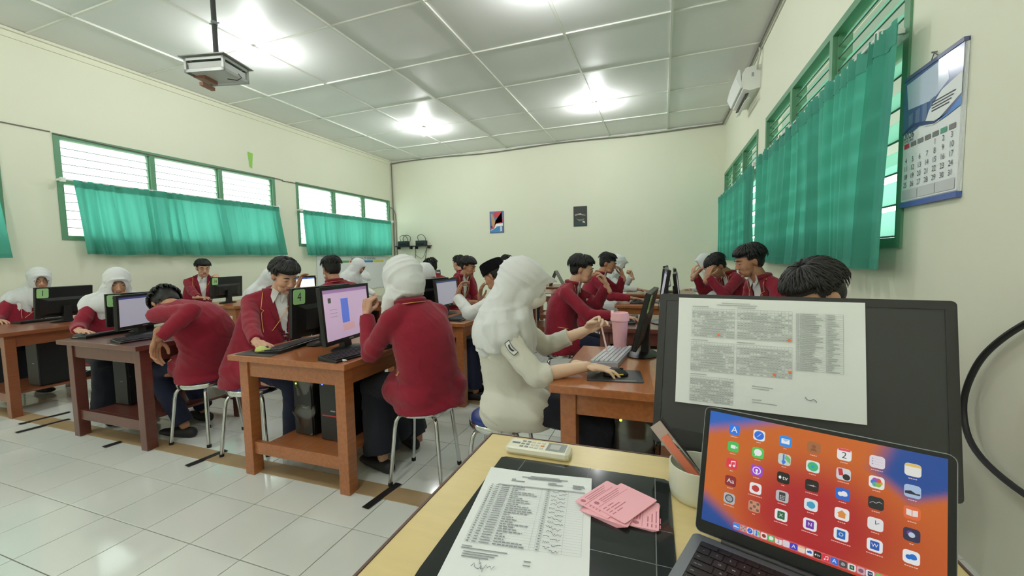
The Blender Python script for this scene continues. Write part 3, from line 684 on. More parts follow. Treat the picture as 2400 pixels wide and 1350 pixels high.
# shelves with adapters on the back wall
def onwall_shelf(x, label):
    t = thing('wall_shelf', label, 'shelf', (x, YB, 1.66), 0, 'small black wall shelves')
    mb = MB(); mb.box(-0.25, 0.25, -0.16, 0, 0, 0.022); obj('board', mb, M_black2, t)
    mb = MB(); mb.box(-0.2, -0.18, -0.12, 0, -0.06, 0); mb.box(0.18, 0.2, -0.12, 0, -0.06, 0); obj('bracket', mb, M_black2, t)
    a = thing('network_switch', ('black network box on the left wall shelf' if x < -6 else 'black network box on the right wall shelf'), 'network box', (x-0.02, YB-0.08, 1.682), 0, 'network boxes')
    mb = MB(); mb.box(-0.14, 0.14, -0.07, 0.07, 0, 0.13, bev=0.01); obj('casing', mb, mat('box_dark', (48, 50, 54), 0.5), a)
    mb = MB(); mb.box(-0.11, 0.11, -0.073, -0.07, 0.02, 0.06); obj('port_row', mb, M_black, a)
onwall_shelf(-6.50, 'black wall shelf on the back wall, the one nearer the corner'); onwall_shelf(-5.95, 'black wall shelf on the back wall, the one farther from the corner')
for k, (x, s) in enumerate(((-6.5, 1), (-6.42, -1), (-5.95, 1))):
    cable('cable', [(x-0.1*s, YB-0.08, 1.80), (x-0.12*s, YB-0.1, 1.92), (x, YB-0.1, 1.97), (x+0.1*s, YB-0.1, 1.9), (x+0.11*s, YB-0.06, 1.78)], 0.007, M_cableb, ('looped black cable above the left network box', 'second looped black cable above the left network box', 'looped black cable above the right network box')[k])
cable('cable', [(-6.2, YB-0.02, 1.64), (-6.22, YB-0.02, 1.35), (-6.35, YB-0.02, 1.0)], 0.008, M_cable, 'grey cable hanging below the left wall shelf')
cable('cable', [(-5.85, YB-0.02, 1.64), (-5.9, YB-0.02, 1.35), (-5.96, YB-0.02, 1.0)], 0.008, M_cable, 'grey cable hanging below the right wall shelf')
cable('cable', [(-6.22, YB-0.02, 1.45), (-6.0, YB-0.02, 1.35), (-5.86, YB-0.02, 1.6)], 0.005, M_cable, 'thin cable slung between the two wall shelves')
# posters
def poster(x0, x1, z0, z1, base, shapes, label, frame=(60, 90, 130)):
    t = thing('poster', label, 'poster', ((x0+x1)/2, YB, z0)); w = x1-x0; h = z1-z0
    mb = MB(); mb.box(-w/2, w/2, -0.015, 0, 0, h, bev=0.003); obj('board', mb, mat('pb_%d_%d_%d' % frame, frame, 0.5), t)
    mb = MB(); mb.box(-w/2+0.012, w/2-0.012, -0.0165, -0.015, 0.012, h-0.012); obj('print', mb, mat('pb_%d_%d_%d' % base, base, 0.5), t)
    for i, (c, poly) in enumerate(shapes):
        mb = MB(); y = -0.017-0.0004*i
        mb.prism([(-w/2+w*a, h*b) for a, b in poly], 0, 0.0003, 0, Matrix.Translation((0, y, 0)) @ Matrix.Rotation(R(90), 4, 'X')); obj('printed_shape', mb, mat('pb_%d_%d_%d' % c, c, 0.5), t)
poster(-4.03, -3.66, 1.93, 2.46, (104, 120, 168), [((206, 62, 76), [(.32, .95), (.88, .97), (.95, .5), (.5, .45), (.25, .3), (.05, .25), (.1, .18), (.9, .42), (.6, .72), (.35, .72)]),
        ((196, 152, 110), [(.1, .88), (.2, .9), (.36, .62), (.4, .5), (.28, .25), (.18, .3), (.14, .5)]), ((244, 244, 244), [(.05, .14), (.3, .2), (.45, .42), (.95, .44), (.95, .32), (.5, .3), (.3, .12), (.1, .06)]),
        ((66, 136, 196), [(.1, .02), (.75, .05), (.72, .28), (.5, .27), (.28, .18), (.08, .12)]), ((196, 222, 240), [(.74, .06), (.88, .08), (.88, .3), (.74, .3)])], 'small poster with a hand, red and blue shapes on the back wall')
poster(-1.93, -1.62, 2.0, 2.455, (52, 54, 50), [((150, 150, 138), [(.1, .6), (.4, .64), (.9, .56), (.9, .52), (.4, .58), (.1, .52)]), ((196, 196, 186), [(.35, .62), (.55, .66), (.6, .6), (.4, .58)]),
        ((120, 122, 112), [(.2, .4), (.5, .34), (.8, .38), (.8, .3), (.4, .26)]), ((44, 66, 72), [(.05, .03), (.95, .03), (.95, .16), (.05, .22)]), ((214, 216, 208), [(.66, .2), (.86, .16), (.84, .24), (.7, .26)])], 'small dark poster with grey marks on the back wall', frame=(40, 44, 40))
# green note on left wall
mb = MB(); mb.add([(0.003, 0, 0), (0.003, 0.1, -0.01), (0.003, 0.07, -0.28), (0.003, 0.02, -0.26)], [(0, 1, 2, 3)]); mb.add([(0.0, 0, 0), (0.0, 0.1, -0.01), (0.0, 0.07, -0.28), (0.0, 0.02, -0.26)], [(3, 2, 1, 0)]); o = obj('paper_note', mb, mat('note_green', (150, 206, 92), 0.7)); o.location = (XL, 5.39, 3.26); tag(o, 'lime green paper note stuck above the nearer left window', 'note')
# white board under the far left window
t = thing('whiteboard', 'white board with a band of green, red, blue and yellow under the far left curtains', 'board', (XL+0.004, 6.8, 0.62))
mb = MB(); mb.box(0, 0.02, 0, 2.3, 0, 0.80, bev=0.004); obj('board', mb, mat('board_white', (226, 228, 230), 0.3), t)
for i, c in enumerate(((98, 170, 92), (214, 74, 66), (66, 136, 196), (214, 204, 60))):
    mb = MB(); y = 0.55+i*0.42; mb.box(0.02, 0.022, y, y+0.40, 0.65, 0.70); obj('colour_band', mb, mat('band_%d' % i, c, 0.5), t)
mb = MB(); addtext(mb, 'DATA SISWA TP 2025/2026', 0.075, Matrix.Translation((0.0225, 1.45, 0.74)) @ Matrix(((0, 0, 1, 0), (1, 0, 0, 0), (0, 1, 0, 0), (0, 0, 0, 1)))); obj('lettering', mb, M_ink2, t)

# wall calendar on the right wall. local: viewer right = -Y
t = thing('wall_calendar', 'wall calendar of January 2026 hanging on the right wall', 'calendar', (XR, 2.745, 1.51))
cw, chh = 0.447, 0.64
mb = MB()
for k in range(5): mb.box(-0.004-0.003*k, -0.0015-0.003*k, -cw+0.002*k, -0.002*k, 0.012+0.003*k, chh)
obj('pages', mb, M_paper, t)
TC = Matrix.Translation((-0.0175, 0, 0)) @ Matrix(((0, 0, -1, 0), (-1, 0, 0, 0), (0, 1, 0, 0), (0, 0, 0, 1)))   # (u right, v up)
def cpoly(name, pts, m, k=0):
    mb = MB(); mb.add([TC @ Vector((u*cw, v*chh, 0.0004+0.0004*k)) for u, v in pts], [tuple(range(len(pts)))]); return obj(name, mb, m, t)
wave = [(i/12, 0.60-0.045*math.sin(i/12*2*PI*0.95+0.3)+0.05*(i/12)) for i in range(13)]
cpoly('photo_print', [(0, 0.985), (0, 0.57)]+wave+[(1, 0.985)], mat('cal_blue', (92, 108, 158), 0.18), 0)
cpoly('photo_print', [(0.05, 0.95), (0.1, 0.75), (0.55, 0.72), (0.8, 0.8), (0.75, 0.97)], mat('cal_sky', (206, 216, 236), 0.15), 1)
for k in range(5): cpoly('photo_print', [(0.12+0.13*k, 0.60), (0.12+0.13*k, 0.70+0.01*k), (0.2+0.13*k, 0.71+0.01*k), (0.2+0.13*k, 0.60)], mat('cal_bldg', (120, 132, 170), 0.2), 2)
cpoly('white_leaf', [(0.42, 0.56), (0.5, 0.66), (0.7, 0.755), (1, 0.80), (1, 0.64), (0.8, 0.57), (0.6, 0.54)], M_paper, 3)
cpoly('blue_corner', [(0.66, 0.545), (1, 0.66), (1, 0.585), (0.82, 0.56)], mat('cal_blue2', (64, 128, 208), 0.3), 4)
cpoly('wave_band', [(0.0, 0.585), (0.2, 0.625), (0.42, 0.60), (0.6, 0.565), (0.8, 0.575), (1, 0.645), (1, 0.66), (0.8, 0.60), (0.6, 0.545), (0.42, 0.57), (0.2, 0.60), (0, 0.565)], mat('cal_navy', (72, 82, 128), 0.3), 5)
M_grey = mat('cal_grey', (128, 128, 128), 0.6); M_num = mat('cal_num', (74, 76, 84), 0.6)
for k in range(7): cpoly('weekday_tab', [(0.05+k*0.131, 0.452), (0.15+k*0.131, 0.452), (0.15+k*0.131, 0.487), (0.05+k*0.131, 0.487)], mat('cal_red', (206, 60, 80), 0.6) if k == 0 else (mat('cal_teal', (84, 160, 132), 0.6) if k == 5 else M_grey), 1)
mb = MB(); addtext(mb, '2026', 0.046, TC @ Matrix.Translation((cw*0.13, chh*0.545, 0.001))); addtext(mb, 'JANUARI', 0.022, TC @ Matrix.Translation((cw*0.13, chh*0.505, 0.001)))
d = 1
for r in range(5):
    for k in range(7):
        if r == 0 and k < 4: continue
        if d > 31: break
        addtext(mb, str(d), 0.036, TC @ Matrix.Translation((cw*(0.10+k*0.131), chh*(0.415-0.063*r), 0.001)), sx=0.85); d += 1
for q in range(4): mb.add([TC @ Vector((cw*u, chh*v, 0.003)) for u, v in ((0.55, 0.705-0.02*q), (0.92-0.03*q, 0.705-0.02*q), (0.92-0.03*q, 0.697-0.02*q), (0.55, 0.697-0.02*q))], [(0, 1, 2, 3)])
struct(obj('printed_dates', mb, M_num, t), 'stuff')
for q in (0, 1, 2): cpoly('note_box', [(0.04+0.31*q, 0.05), (0.34+0.31*q, 0.05), (0.34+0.31*q, 0.125), (0.04+0.31*q, 0.125)], mat('cal_lg', (204, 206, 208), 0.6), 1)
mb = MB(); mb.box(-0.021, 0, -cw, 0.0, chh-0.012, chh+0.006); mb2 = obj('top_bar', mb, mat('cal_bar', (96, 100, 136), 0.4), t)
mb = MB(); mb.box(-0.021, 0, -cw, 0.0, -0.006, 0.018); obj('bottom_bar', mb, mat('cal_bar2', (84, 104, 176), 0.35), t)
mb = MB(); mb.tube([(-0.008, -cw*0.42, chh), (-0.01, -cw*0.5, chh+0.04), (-0.008, -cw*0.6, chh)], 0.0025, 6); mb.tube([(0, -cw*0.5, chh+0.042), (-0.02, -cw*0.5, chh+0.042)], 0.004, 6); obj('hanger', mb, M_alu, t)

# ------------------------------------------------------------------ ceiling projector cage
pj = (-2.78, 1.98)
t = thing('projector_cage', 'ceiling projector in a grey metal cage on a dark pole', 'projector', (-4.03, 2.90, 3.07), R(14))
mb = MB(); w, d, h = 0.20, 0.16, 0.135
mb.box(-w-0.03, w+0.03, -d-0.03, d+0.03, h, h+0.008); obj('top_plate', mb, mat('cage_grey', (138, 140, 134), 0.4, 0.4), t)
mb = MB()
for sx in (-1, 1):
    for sy in (-1, 1): mb.box(min(sx*w, sx*(w-0.022)), max(sx*w, sx*(w-0.022)), min(sy*d, sy*(d-0.022)), max(sy*d, sy*(d-0.022)), 0, h)
for z in (0, h-0.03):
    for sy in (-1, 1): mb.box(-w, w, min(sy*d, sy*(d-0.004)), max(sy*d, sy*(d-0.004)), z, z+0.026)
    for sx in (-1, 1): mb.box(min(sx*w, sx*(w-0.004)), max(sx*w, sx*(w-0.004)), -d, d, z, z+0.026)
obj('cage_frame', mb, mat('cage_light', (176, 178, 174), 0.35, 0.3), t)
mb = MB(); mb.box(-w+0.025, w-0.02, -d+0.02, d-0.02, 0.012, h-0.04, bev=0.008); pr = obj('projector_body', mb, mat('projector_white', (206, 208, 206), 0.5), t)
mb = MB(); mb.tube([(-w+0.05, -d+0.06, 0.06), (-w-0.01, -d+0.06, 0.06)], 0.032, 16); obj('lens', mb, M_black2, pr)
mb = MB(); mb.box(-w+0.0, -w+0.12, -0.06, 0.09, -0.035, 0.0, T=Matrix.Rotation(R(10), 4, 'Y')); mb.box(-w+0.02, -w+0.06, -0.02, 0.12, -0.06, -0.03); obj('rusty_latch', mb, mat('rust', (150, 106, 84), 0.6, var=0.3), t)
mb = MB(); mb.tube([(0, 0, h+0.008), (0, 0, ZC-3.07)], 0.022, 14); obj('pole', mb, mat('pole_dark', (72, 74, 72), 0.5, 0.5), t, True)
mb = MB(); mb.tube([(0, 0, h+0.36), (0, 0, h+0.39)], 0.028, 14); mb.tube([(-0.05, 0, h+0.375), (0.05, 0, h+0.375)], 0.006, 8); obj('pole_clamp', mb, M_alu, t)
mb = MB(); mb.tube([(w, 0.02, 0.04), (w+0.03, 0.02, 0.0), (w, 0.0, -0.03), (w-0.1, -0.0, -0.01)], 0.004, 6); obj('lead', mb, M_cableb, t)
# ------------------------------------------------------------------ teacher desk and what lies on it
DZ = 0.80
t = thing('teacher_desk', 'cream topped teacher desk in the foreground', 'desk', (0.16, 0.40, 0))
mb = MB(); mb.box(-0.598, 0.27, -0.60, 0.62, DZ-0.025, DZ, bev=0.003); obj('desktop', mb, M_desk, t)
mb = MB(); mb.box(-0.603, -0.598, -0.60, 0.622, DZ-0.026, DZ+0.0012); mb.box(-0.603, 0.274, 0.62, 0.6235, DZ-0.026, DZ+0.0008); mb.box(0.27, 0.274, -0.6, 0.62, DZ-0.026, DZ+0.001); obj('edge_band', mb, mat('edge_brown', (92, 66, 58), 0.5), t)
for sx in (-1, 1):
    for sy in (-1, 1):
        mb = MB(); xx = -0.56 if sx < 0 else 0.22; mb.box(xx-0.02, xx+0.02, sy*0.55-0.02, sy*0.55+0.02, 0, DZ-0.025); obj('leg', mb, M_black2, t)
mb = MB(); mb.box(-0.53, 0.20, 0.535, 0.55, 0.25, DZ-0.026); obj('modesty_panel', mb, M_wood_o, t)
# smoked glass plate
t = thing('desk_mat', 'glossy dark glass plate on the desk under the papers', 'desk mat', (0, 0, DZ))
mb = MB(); mb.prism([(-0.362, 0.893), (-0.352, 0.90), (0.006, 0.908), (0.017, 0.90), (0.03, 0.40), (-0.34, 0.40), (-0.352, 0.52)], 0.0, 0.004); obj('plate', mb, M_glassblk, t)
mb = MB()
for a, b in (((-0.302, 0.90), (-0.315, 0.40)), ((-0.15, 0.905), (-0.155, 0.40)), ((-0.34, 0.735), (0.02, 0.728)), ((-0.34, 0.648), (0.02, 0.642)), ((-0.012, 0.905), (0.0, 0.40))):
    d = (Vector(b)-Vector(a)).normalized(); n_ = Vector((-d.y, d.x))*0.0009
    mb.add([(*(Vector(a)-n_), 0.0042), (*(Vector(b)-n_), 0.0042), (*(Vector(b)+n_), 0.0042), (*(Vector(a)+n_), 0.0042)], [(0, 1, 2, 3)])
obj('line_mark', mb, mat('line_grey', (92, 98, 96), 0.4), t)
# attendance sheet
PF = Matrix(((0.223, 0.05, 0, -0.363), (0.028, -0.345, 0, 0.833), (0, 0, 1, DZ+0.0045), (0, 0, 0, 1)))   # u right 0..1, v down 0..1
# u: across, v: towards the viewer
t = thing('attendance_sheet', 'printed attendance sheet with signatures lying on the desk', 'paper')
mb = MB(); n = 8; vs = []
for i in range(n+1):
    for j in range(n+1):
        u, v = i/n, j/n; p = PF @ Vector((u, v, 0)); z = 0.004*math.exp(-(u*u+v*v)*18)+0.0006
        vs.append((p.x, p.y, p.z+z))
mb.add(vs, [(i*(n+1)+j, (i+1)*(n+1)+j, (i+1)*(n+1)+j+1, i*(n+1)+j+1)[::-1] for i in range(n) for j in range(n)])
mb.add([(x, y, z-0.0006) for x, y, z in vs], [(i*(n+1)+j, (i+1)*(n+1)+j, (i+1)*(n+1)+j+1, i*(n+1)+j+1) for i in range(n) for j in range(n)])
obj('sheet', mb, M_paper, t, True)
def lines_on(T, zf, segs, mbx):
    for u0, v0, u1, v1, w in segs:
        if abs(u1-u0) > abs(v1-v0): q = [(u0, v0-w/2), (u1, v1-w/2), (u1, v1+w/2), (u0, v0+w/2)]
        else: q = [(u0-w/2, v0), (u0+w/2, v0), (u1+w/2, v1), (u1-w/2, v1)]
        mbx.add([T @ Vector((a, b, zf)) for a, b in q], [(0, 1, 2, 3)])
rnd = random.Random(7)
mb = MB(); zf = 0.0022
segs = []; top, bot = 0.175, 0.70; rows = 27
for r in range(rows+1): v = top+(bot-top)*r/rows; segs.append((0.07, v, 0.94, v, 0.0011 if r else 0.010))
for u in (0.07, 0.115, 0.17, 0.27, 0.56, 0.60, 0.635, 0.80, 0.94): segs.append((u, top, u, bot, 0.0016))
lines_on(PF, zf, segs, mb); obj('ruled_table', mb, mat('ink_light', (176, 180, 182), 0.8), t)
mb = MB(); segs = []
for r in range(rows):
    v = top+(bot-top)*(r+0.55)/rows
    segs += [(0.08, v, 0.10, v, 0.007), (0.125, v, 0.16, v, 0.006), (0.18, v, 0.26, v, 0.006)]
    u = 0.285; end = 0.33+rnd.random()*0.20
    while u < end: w_ = rnd.uniform(0.02, 0.045); segs.append((u, v, min(u+w_, end), v, 0.0075)); u += w_+0.006
    segs.append((0.61, v, 0.628, v, 0.007))
for v, a, b in ((0.055, 0.42, 0.70), (0.068, 0.34, 0.78), (0.081, 0.40, 0.72), (0.105, 0.08, 0.13), (0.122, 0.08, 0.15), (0.105, 0.25, 0.29), (0.122, 0.25, 0.38), (0.112, 0.60, 0.68), (0.128, 0.60, 0.74), (0.112, 0.83, 0.93), (0.128, 0.83, 0.94), (0.144, 0.83, 0.91)): segs.append((a, v, b, v, 0.008))
for v, a, b in ((0.728, 0.07, 0.15), (0.742, 0.07, 0.42), (0.765, 0.1, 0.36), (0.78, 0.1, 0.34), (0.795, 0.1, 0.3), (0.775, 0.55, 0.60), (0.80, 0.55, 0.60), (0.90, 0.28, 0.5), (0.885, 0.72, 0.81), (0.95, 0.62, 0.66)): segs.append((a, v, b, v, 0.006))
lines_on(PF, zf+0.0002, segs, mb); struct(obj('printed_text', mb, mat('ink_mid', (140, 144, 147), 0.8), t), 'stuff')
mb = MB()
def scrib(u, v, w, h, n=9):
    pts = []
    for i in range(n): pts.append(PF @ Vector((u+w*i/(n-1), v+rnd.uniform(-h, h), zf+0.0006)))
    mb.tube(pts, 0.00035, 4)
for r in range(rows):
    v = top+(bot-top)*(r+0.5)/rows
    if r % 2: scrib(0.645+rnd.uniform(0, .02), v, 0.05, 0.008)
    else: scrib(0.70+rnd.uniform(0, .02), v, 0.07, 0.009)
scrib(0.2, 0.86, 0.16, 0.03, 12); scrib(0.24, 0.85, 0.05, 0.05, 6)
obj('signatures', mb, M_ink2, t)

# pink cards
M_cardi = mat('card_ink', (190, 116, 132), 0.8)
def card(cx, cy, z, a, lab, first=[None], w=0.075, l=0.105, emblem=True):
    t = thing('exam_card', lab, 'card', (cx, cy, z), R(a), 'pink exam cards')
    mb = MB(); mb.prism(rrect(l, w, 0.003, 2), 0, 0.0012); obj('card_sheet', mb, M_card, t)
    if emblem:
        mb = MB(); z1 = 0.0014
        def q(x0, x1, y0, y1): mb.add([(x0, y0, z1), (x1, y0, z1), (x1, y1, z1), (x0, y1, z1)], [(0, 1, 2, 3)])
        q(-l/2+0.004, l/2-0.01, w/2-0.022, w/2-0.0212)
        for k in range(3): q(-l/2+0.022, l/2-0.02-0.006*k, w/2-0.008-0.005*k, w/2-0.0065-0.005*k)
        for k in range(4): q(-l/2+0.006, -l/2+0.016, w/2-0.032-0.007*k, w/2-0.030-0.007*k); q(-l/2+0.02, -l/2+0.036+0.01*(k % 3), w/2-0.032-0.007*k, w/2-0.030-0.007*k)
        mb.add([(-l/2+0.012+0.005*math.cos(i*PI/3), w/2-0.011+0.006*math.sin(i*PI/3), z1) for i in range(6)], [tuple(range(6))])
        obj('card_print', mb, M_cardi, t)
    return t
zc = DZ+0.0042
for k in range(5): card(-0.088+0.002*k, 0.775-0.0012*k, zc+0.0014*k, 68+2*k, 'pink exam card, number %s from the bottom of the left pile' % ('one two three four five'.split()[k]), emblem=False, w=0.08)
card(-0.098, 0.785, zc+0.007, 62, 'pink exam card peeking out left under the topmost card', w=0.075)
card(-0.068, 0.78, zc+0.0085, 60, 'topmost pink exam card of the pile with printed lines and emblem', w=0.082)
for k in range(3): card(-0.030+0.0012*k, 0.765-0.001*k, zc+0.0014*k, 84+3*k, 'pink exam card in the lower right stack, layer %s' % ('one two three'.split()[k]), emblem=(k == 2), w=0.05, l=0.085)

# remote control
t = thing('remote_control', 'cream air conditioner remote lying on the desk edge', 'remote control', (-0.283, 0.945, DZ), R(0))
mb = MB(); Lr, Wr = 0.157, 0.056
secs = []
for x, k in ((-Lr/2, 0.8), (-Lr/2+0.008, 1), (0, 1), (Lr/2-0.008, 1), (Lr/2, 0.8)):
    secs.append([Vector((x, y*k, z)) for y, z in ((-Wr/2*0.75, 0.001), (Wr/2*0.75, 0.001), (Wr/2, 0.009), (Wr/2*0.95, 0.018), (Wr/2*0.8, 0.021*k), (-Wr/2*0.8, 0.021*k), (-Wr/2*0.95, 0.018), (-Wr/2, 0.009))])
mb.loft(secs); obj('shell', mb, M_cream_pl, t, False)
mb = MB(); mb.box(0.022, 0.068, -0.020, 0.020, 0.021, 0.0222, bev=0.0004); d_ = obj('display_bezel', mb, mat('lcd_grey', (142, 146, 146), 0.2), t)
mb = MB(); mb.box(0.030, 0.054, -0.013, 0.012, 0.0223, 0.0225); obj('display', mb, mat('lcd_light', (190, 192, 186), 0.2), d_)
for i in range(5):
    for j in range(3):
        x = -0.040+0.0125*i; y = -0.016+0.014*j
        mb = MB(); mb.box(x-0.0042, x+0.0042, y-0.003, y+0.003, 0.0205, 0.0226, bev=0.0008)
        obj('button', mb, mat('btn_grey', (150, 152, 148), 0.5) if i < 2 else (mat('btn_orange', (226, 150, 80), 0.5) if (i, j) == (4, 1) else mat('btn_cream', (214, 212, 196), 0.5)), t)
mb = MB(); mb.box(-0.068, -0.048, -0.004, 0.004, 0.0212, 0.0215); obj('logo_print', mb, M_ink, t)

# cup with pens
t = thing('pen_cup', 'cream plastic cup half hidden by the laptop', 'cup', (0.068, 0.868, DZ))
mb = MB(); mb.lathe([(0.002, 0.0), (0.044, 0.0), (0.050, 0.006), (0.053, 0.02), (0.053, 0.068), (0.050, 0.068), (0.049, 0.01), (0.002, 0.008)], 36); obj('cup_body', mb, mat('cup_cream', (226, 228, 208), 0.3), t, True)
def stick(p0, p1, r, m, name, lab, cat, flat=None, sub=None):
    mb = MB()
    if flat:
        a, b = Vector(p0), Vector(p1); d = (b-a).normalized(); s = d.cross(Vector((0, 1, 0.2))).normalized(); u = d.cross(s)
        mb.loft([[a+s*x+u*y for x, y in ((-flat, -r), (flat, -r), (flat, r), (-flat, r))], [b+s*x*1.0+u*y for x, y in ((-flat, -r), (flat, -r), (flat, r), (-flat, r))]])
    else: mb.tube([p0, p1], r, 8)
    o = obj(name, mb, m, None, not flat); tag(o, lab, cat)
    return o
stick((0.085, 0.865, DZ+0.016), (-0.012, 0.895, DZ+0.128), 0.0015, mat('pouch_clear', (208, 190, 180), 0.15, alpha=0.75), 'pouch', 'clear plastic sleeve sticking out of the cup to the left', 'pouch', flat=0.013)
stick((0.083, 0.858, DZ+0.020), (0.006, 0.886, DZ+0.108), 0.0025, mat('orange_card', (226, 128, 98), 0.4), 'card_strip', 'orange strip inside the clear sleeve in the cup', 'card', flat=0.008)
stick((0.094, 0.872, DZ+0.016), (0.0, 0.905, DZ+0.138), 0.0035, M_black2, 'pen', 'black pen leaning left in the cup', 'pen')
stick((0.100, 0.860, DZ+0.018), (0.022, 0.878, DZ+0.105), 0.0022, M_chrome, 'spoon', 'shiny thin metal handle leaning left in the cup', 'spoon')
stick((0.075, 0.885, DZ+0.014), (0.095, 0.892, DZ+0.072), 0.012, mat('roll_grey', (150, 148, 146), 0.4), 'tape_roll', 'grey plastic piece standing inside the cup', 'tape')
mb = MB(); mb.box(-0.02, 0.05, -0.012, 0.012, 0, 0.07, bev=0.003); o = obj('small_box', mb, mat('box_cream', (226, 222, 204), 0.6)); o.location = (0.105, 0.965, DZ); tag(o, 'small cream box between cup and dark screen, behind the laptop', 'box')

# desk monitor (dark screen towards the camera) with a taped timetable
mw, mh = 0.50, 0.339
t = thing('desk_monitor', 'large black monitor with a timetable taped over its dark screen', 'monitor', (0.233, 0.953, DZ), R(-11.6))
TM = Matrix.Translation((0, 0, 0.226)) @ Matrix.Rotation(R(-13.2), 4, 'X')      # local: X right, -Y towards viewer, Z up
TMr = TM
mb = MB(); mb.prism(rrect(mw, mh, 0.008), 0.0, 0.028, 0, TM @ Matrix.Rotation(R(90), 4, 'X') @ Matrix.Translation((0, 0, -0.028))); obj('casing', mb, M_black2, t)
bz = 0.016
mb = MB()
for a in ((-mw/2+0.003, mw/2-0.003, mh/2-bz, mh/2-0.003), (-mw/2+0.003, mw/2-0.003, -mh/2+0.003, -mh/2+bz*2.2), (-mw/2+0.003, -mw/2+bz, -mh/2+bz*2.2, mh/2-bz), (mw/2-bz, mw/2-0.003, -mh/2+bz*2.2, mh/2-bz)):
    mb.box(a[0], a[1], -0.0025, 0.001, a[2], a[3], T=TM)
obj('bezel', mb, mat('bezel_black', (40, 41, 40), 0.5, bump=0.1, bscale=500), t)
mb = MB(); mb.box(-mw/2+bz-0.002, mw/2-bz+0.002, -0.0006, 0.0002, -mh/2+bz*2.2-0.002, mh/2-bz+0.002, T=TM); obj('screen', mb, M_scr_off, t)
mb = MB(); mb.box(-0.03, 0.03, 0.028, 0.05, -0.20, 0.02, T=TM); obj('stand_neck', mb, M_black, t)
mb = MB(); mb.prism(rrect(0.22, 0.15, 0.03), 0.001, 0.012, 0, Matrix.Translation((0.0, 0.0, 0))); obj('stand_base', mb, M_black, t)
# timetable: u,v in monitor rect (v down)
PTQ = [(0.087, 0.026), (0.751, 0.025), (0.754, 0.690), (0.092, 0.722)]
MW = Matrix.Translation((0.233, 0.953, DZ)) @ Matrix.Rotation(R(-11.6), 4, 'Z') @ TM
tt = thing('timetable', 'white printed timetable sheet taped on the large dark screen', 'paper')
def TQ(u, v, lift=0.0):
    a = [x*(1-u)*(1-v)+y*u*(1-v)+z*u*v+w*(1-u)*v for x, y, z, w in zip(*PTQ)]
    return MW @ Vector((-mw/2+mw*a[0], -0.0035-lift, mh/2-mh*a[1]))
mb = MB(); n = 6
vs = [TQ(i/n, j/n, 0.002*math.sin(PI*i/n)*(j/n)) for i in range(n+1) for j in range(n+1)]
mb.add(vs, [(i*(n+1)+j, i*(n+1)+j+1, (i+1)*(n+1)+j+1, (i+1)*(n+1)+j) for i in range(n) for j in range(n)]); obj('sheet', mb, M_paper, tt, True)
mb = MB(); rnd = random.Random(3)
def seg(u0, v0, u1, v1, w, L=0.0028):
    if abs(u1-u0) > abs(v1-v0): q = [(u0, v0-w/2), (u1, v1-w/2), (u1, v1+w/2), (u0, v0+w/2)]
    else: q = [(u0-w/2, v0), (u0+w/2, v0), (u1+w/2, v1), (u1-w/2, v1)]
    mb.add([TQ(a, b, L) for a, b in q], [(0, 1, 2, 3)])
seg(0.27, 0.045, 0.43, 0.045, 0.006); seg(0.24, 0.062, 0.47, 0.062, 0.006)
for (a, b, c, d) in ((0.09, 0.10, 0.345, 0.37), (0.36, 0.10, 0.655, 0.37), (0.09, 0.42, 0.345, 0.69), (0.36, 0.42, 0.655, 0.69), (0.09, 0.74, 0.345, 0.97)):
    seg(a, b-0.018, a+0.10, b-0.018, 0.007)
    nr = 12
    for r in range(nr+1):
        v = b+(d-b)*r/nr; seg(a, v, c, v, 0.0022)
    for q in range(17): u = a+(c-a)*q/16; seg(u, b, u, d, 0.0012)
    for r in range(1, nr):
        v = b+(d-b)*(r+0.5)/nr
        for q in range(16):
            u = a+(c-a)*(q+0.15)/16
            if rnd.random() < 0.8 and r not in (4, 8): seg(u, v, u+(c-a)*0.7/16, v, 0.008)
    seg(a+0.08, b+(d-b)*4.5/nr, c-0.06, b+(d-b)*4.5/nr, 0.007); seg(a+0.06, b+(d-b)*8.5/nr, c-0.05, b+(d-b)*8.5/nr, 0.007)
for r in range(33):
    v = 0.11+0.5*r/32; seg(0.675, v, 0.90, v, 0.0016)
    if r < 32: seg(0.70, v+0.008, 0.70+rnd.uniform(0.05, 0.11), v+0.008, 0.006); seg(0.825, v+0.008, 0.825+rnd.uniform(0.02, 0.06), v+0.008, 0.006); seg(0.68, v+0.008, 0.69, v+0.008, 0.006)
for u in (0.675, 0.695, 0.82, 0.90): seg(u, 0.11, u, 0.61, 0.002)
seg(0.45, 0.78, 0.56, 0.785, 0.006); seg(0.45, 0.80, 0.54, 0.803, 0.006); seg(0.45, 0.90, 0.50, 0.9, 0.006); seg(0.45, 0.92, 0.58, 0.925, 0.006)
obj('printed_grid', mb, mat('tt_ink', (176, 182, 182), 0.8), tt)
mb = MB()
for u, v in ((0.255, 0.345), (0.64, 0.355), (0.565, 0.665), (0.645, 0.63)): mb.add([TQ(u+0.009*math.cos(a), v+0.014*math.sin(a), 0.0032) for a in [i*PI/4 for i in range(8)]], [tuple(range(7, -1, -1))])
obj('orange_mark', mb, mat('mark_orange', (240, 128, 88), 0.7), tt)
mb = MB(); mb.tube([TQ(0.72, 0.83, 0.003), TQ(0.73, 0.85, 0.003), TQ(0.745, 0.855, 0.003), TQ(0.76, 0.84, 0.003), TQ(0.77, 0.85, 0.003), TQ(0.775, 0.865, 0.003)], 0.0006, 5); obj('pen_signature', mb, M_ink, tt)

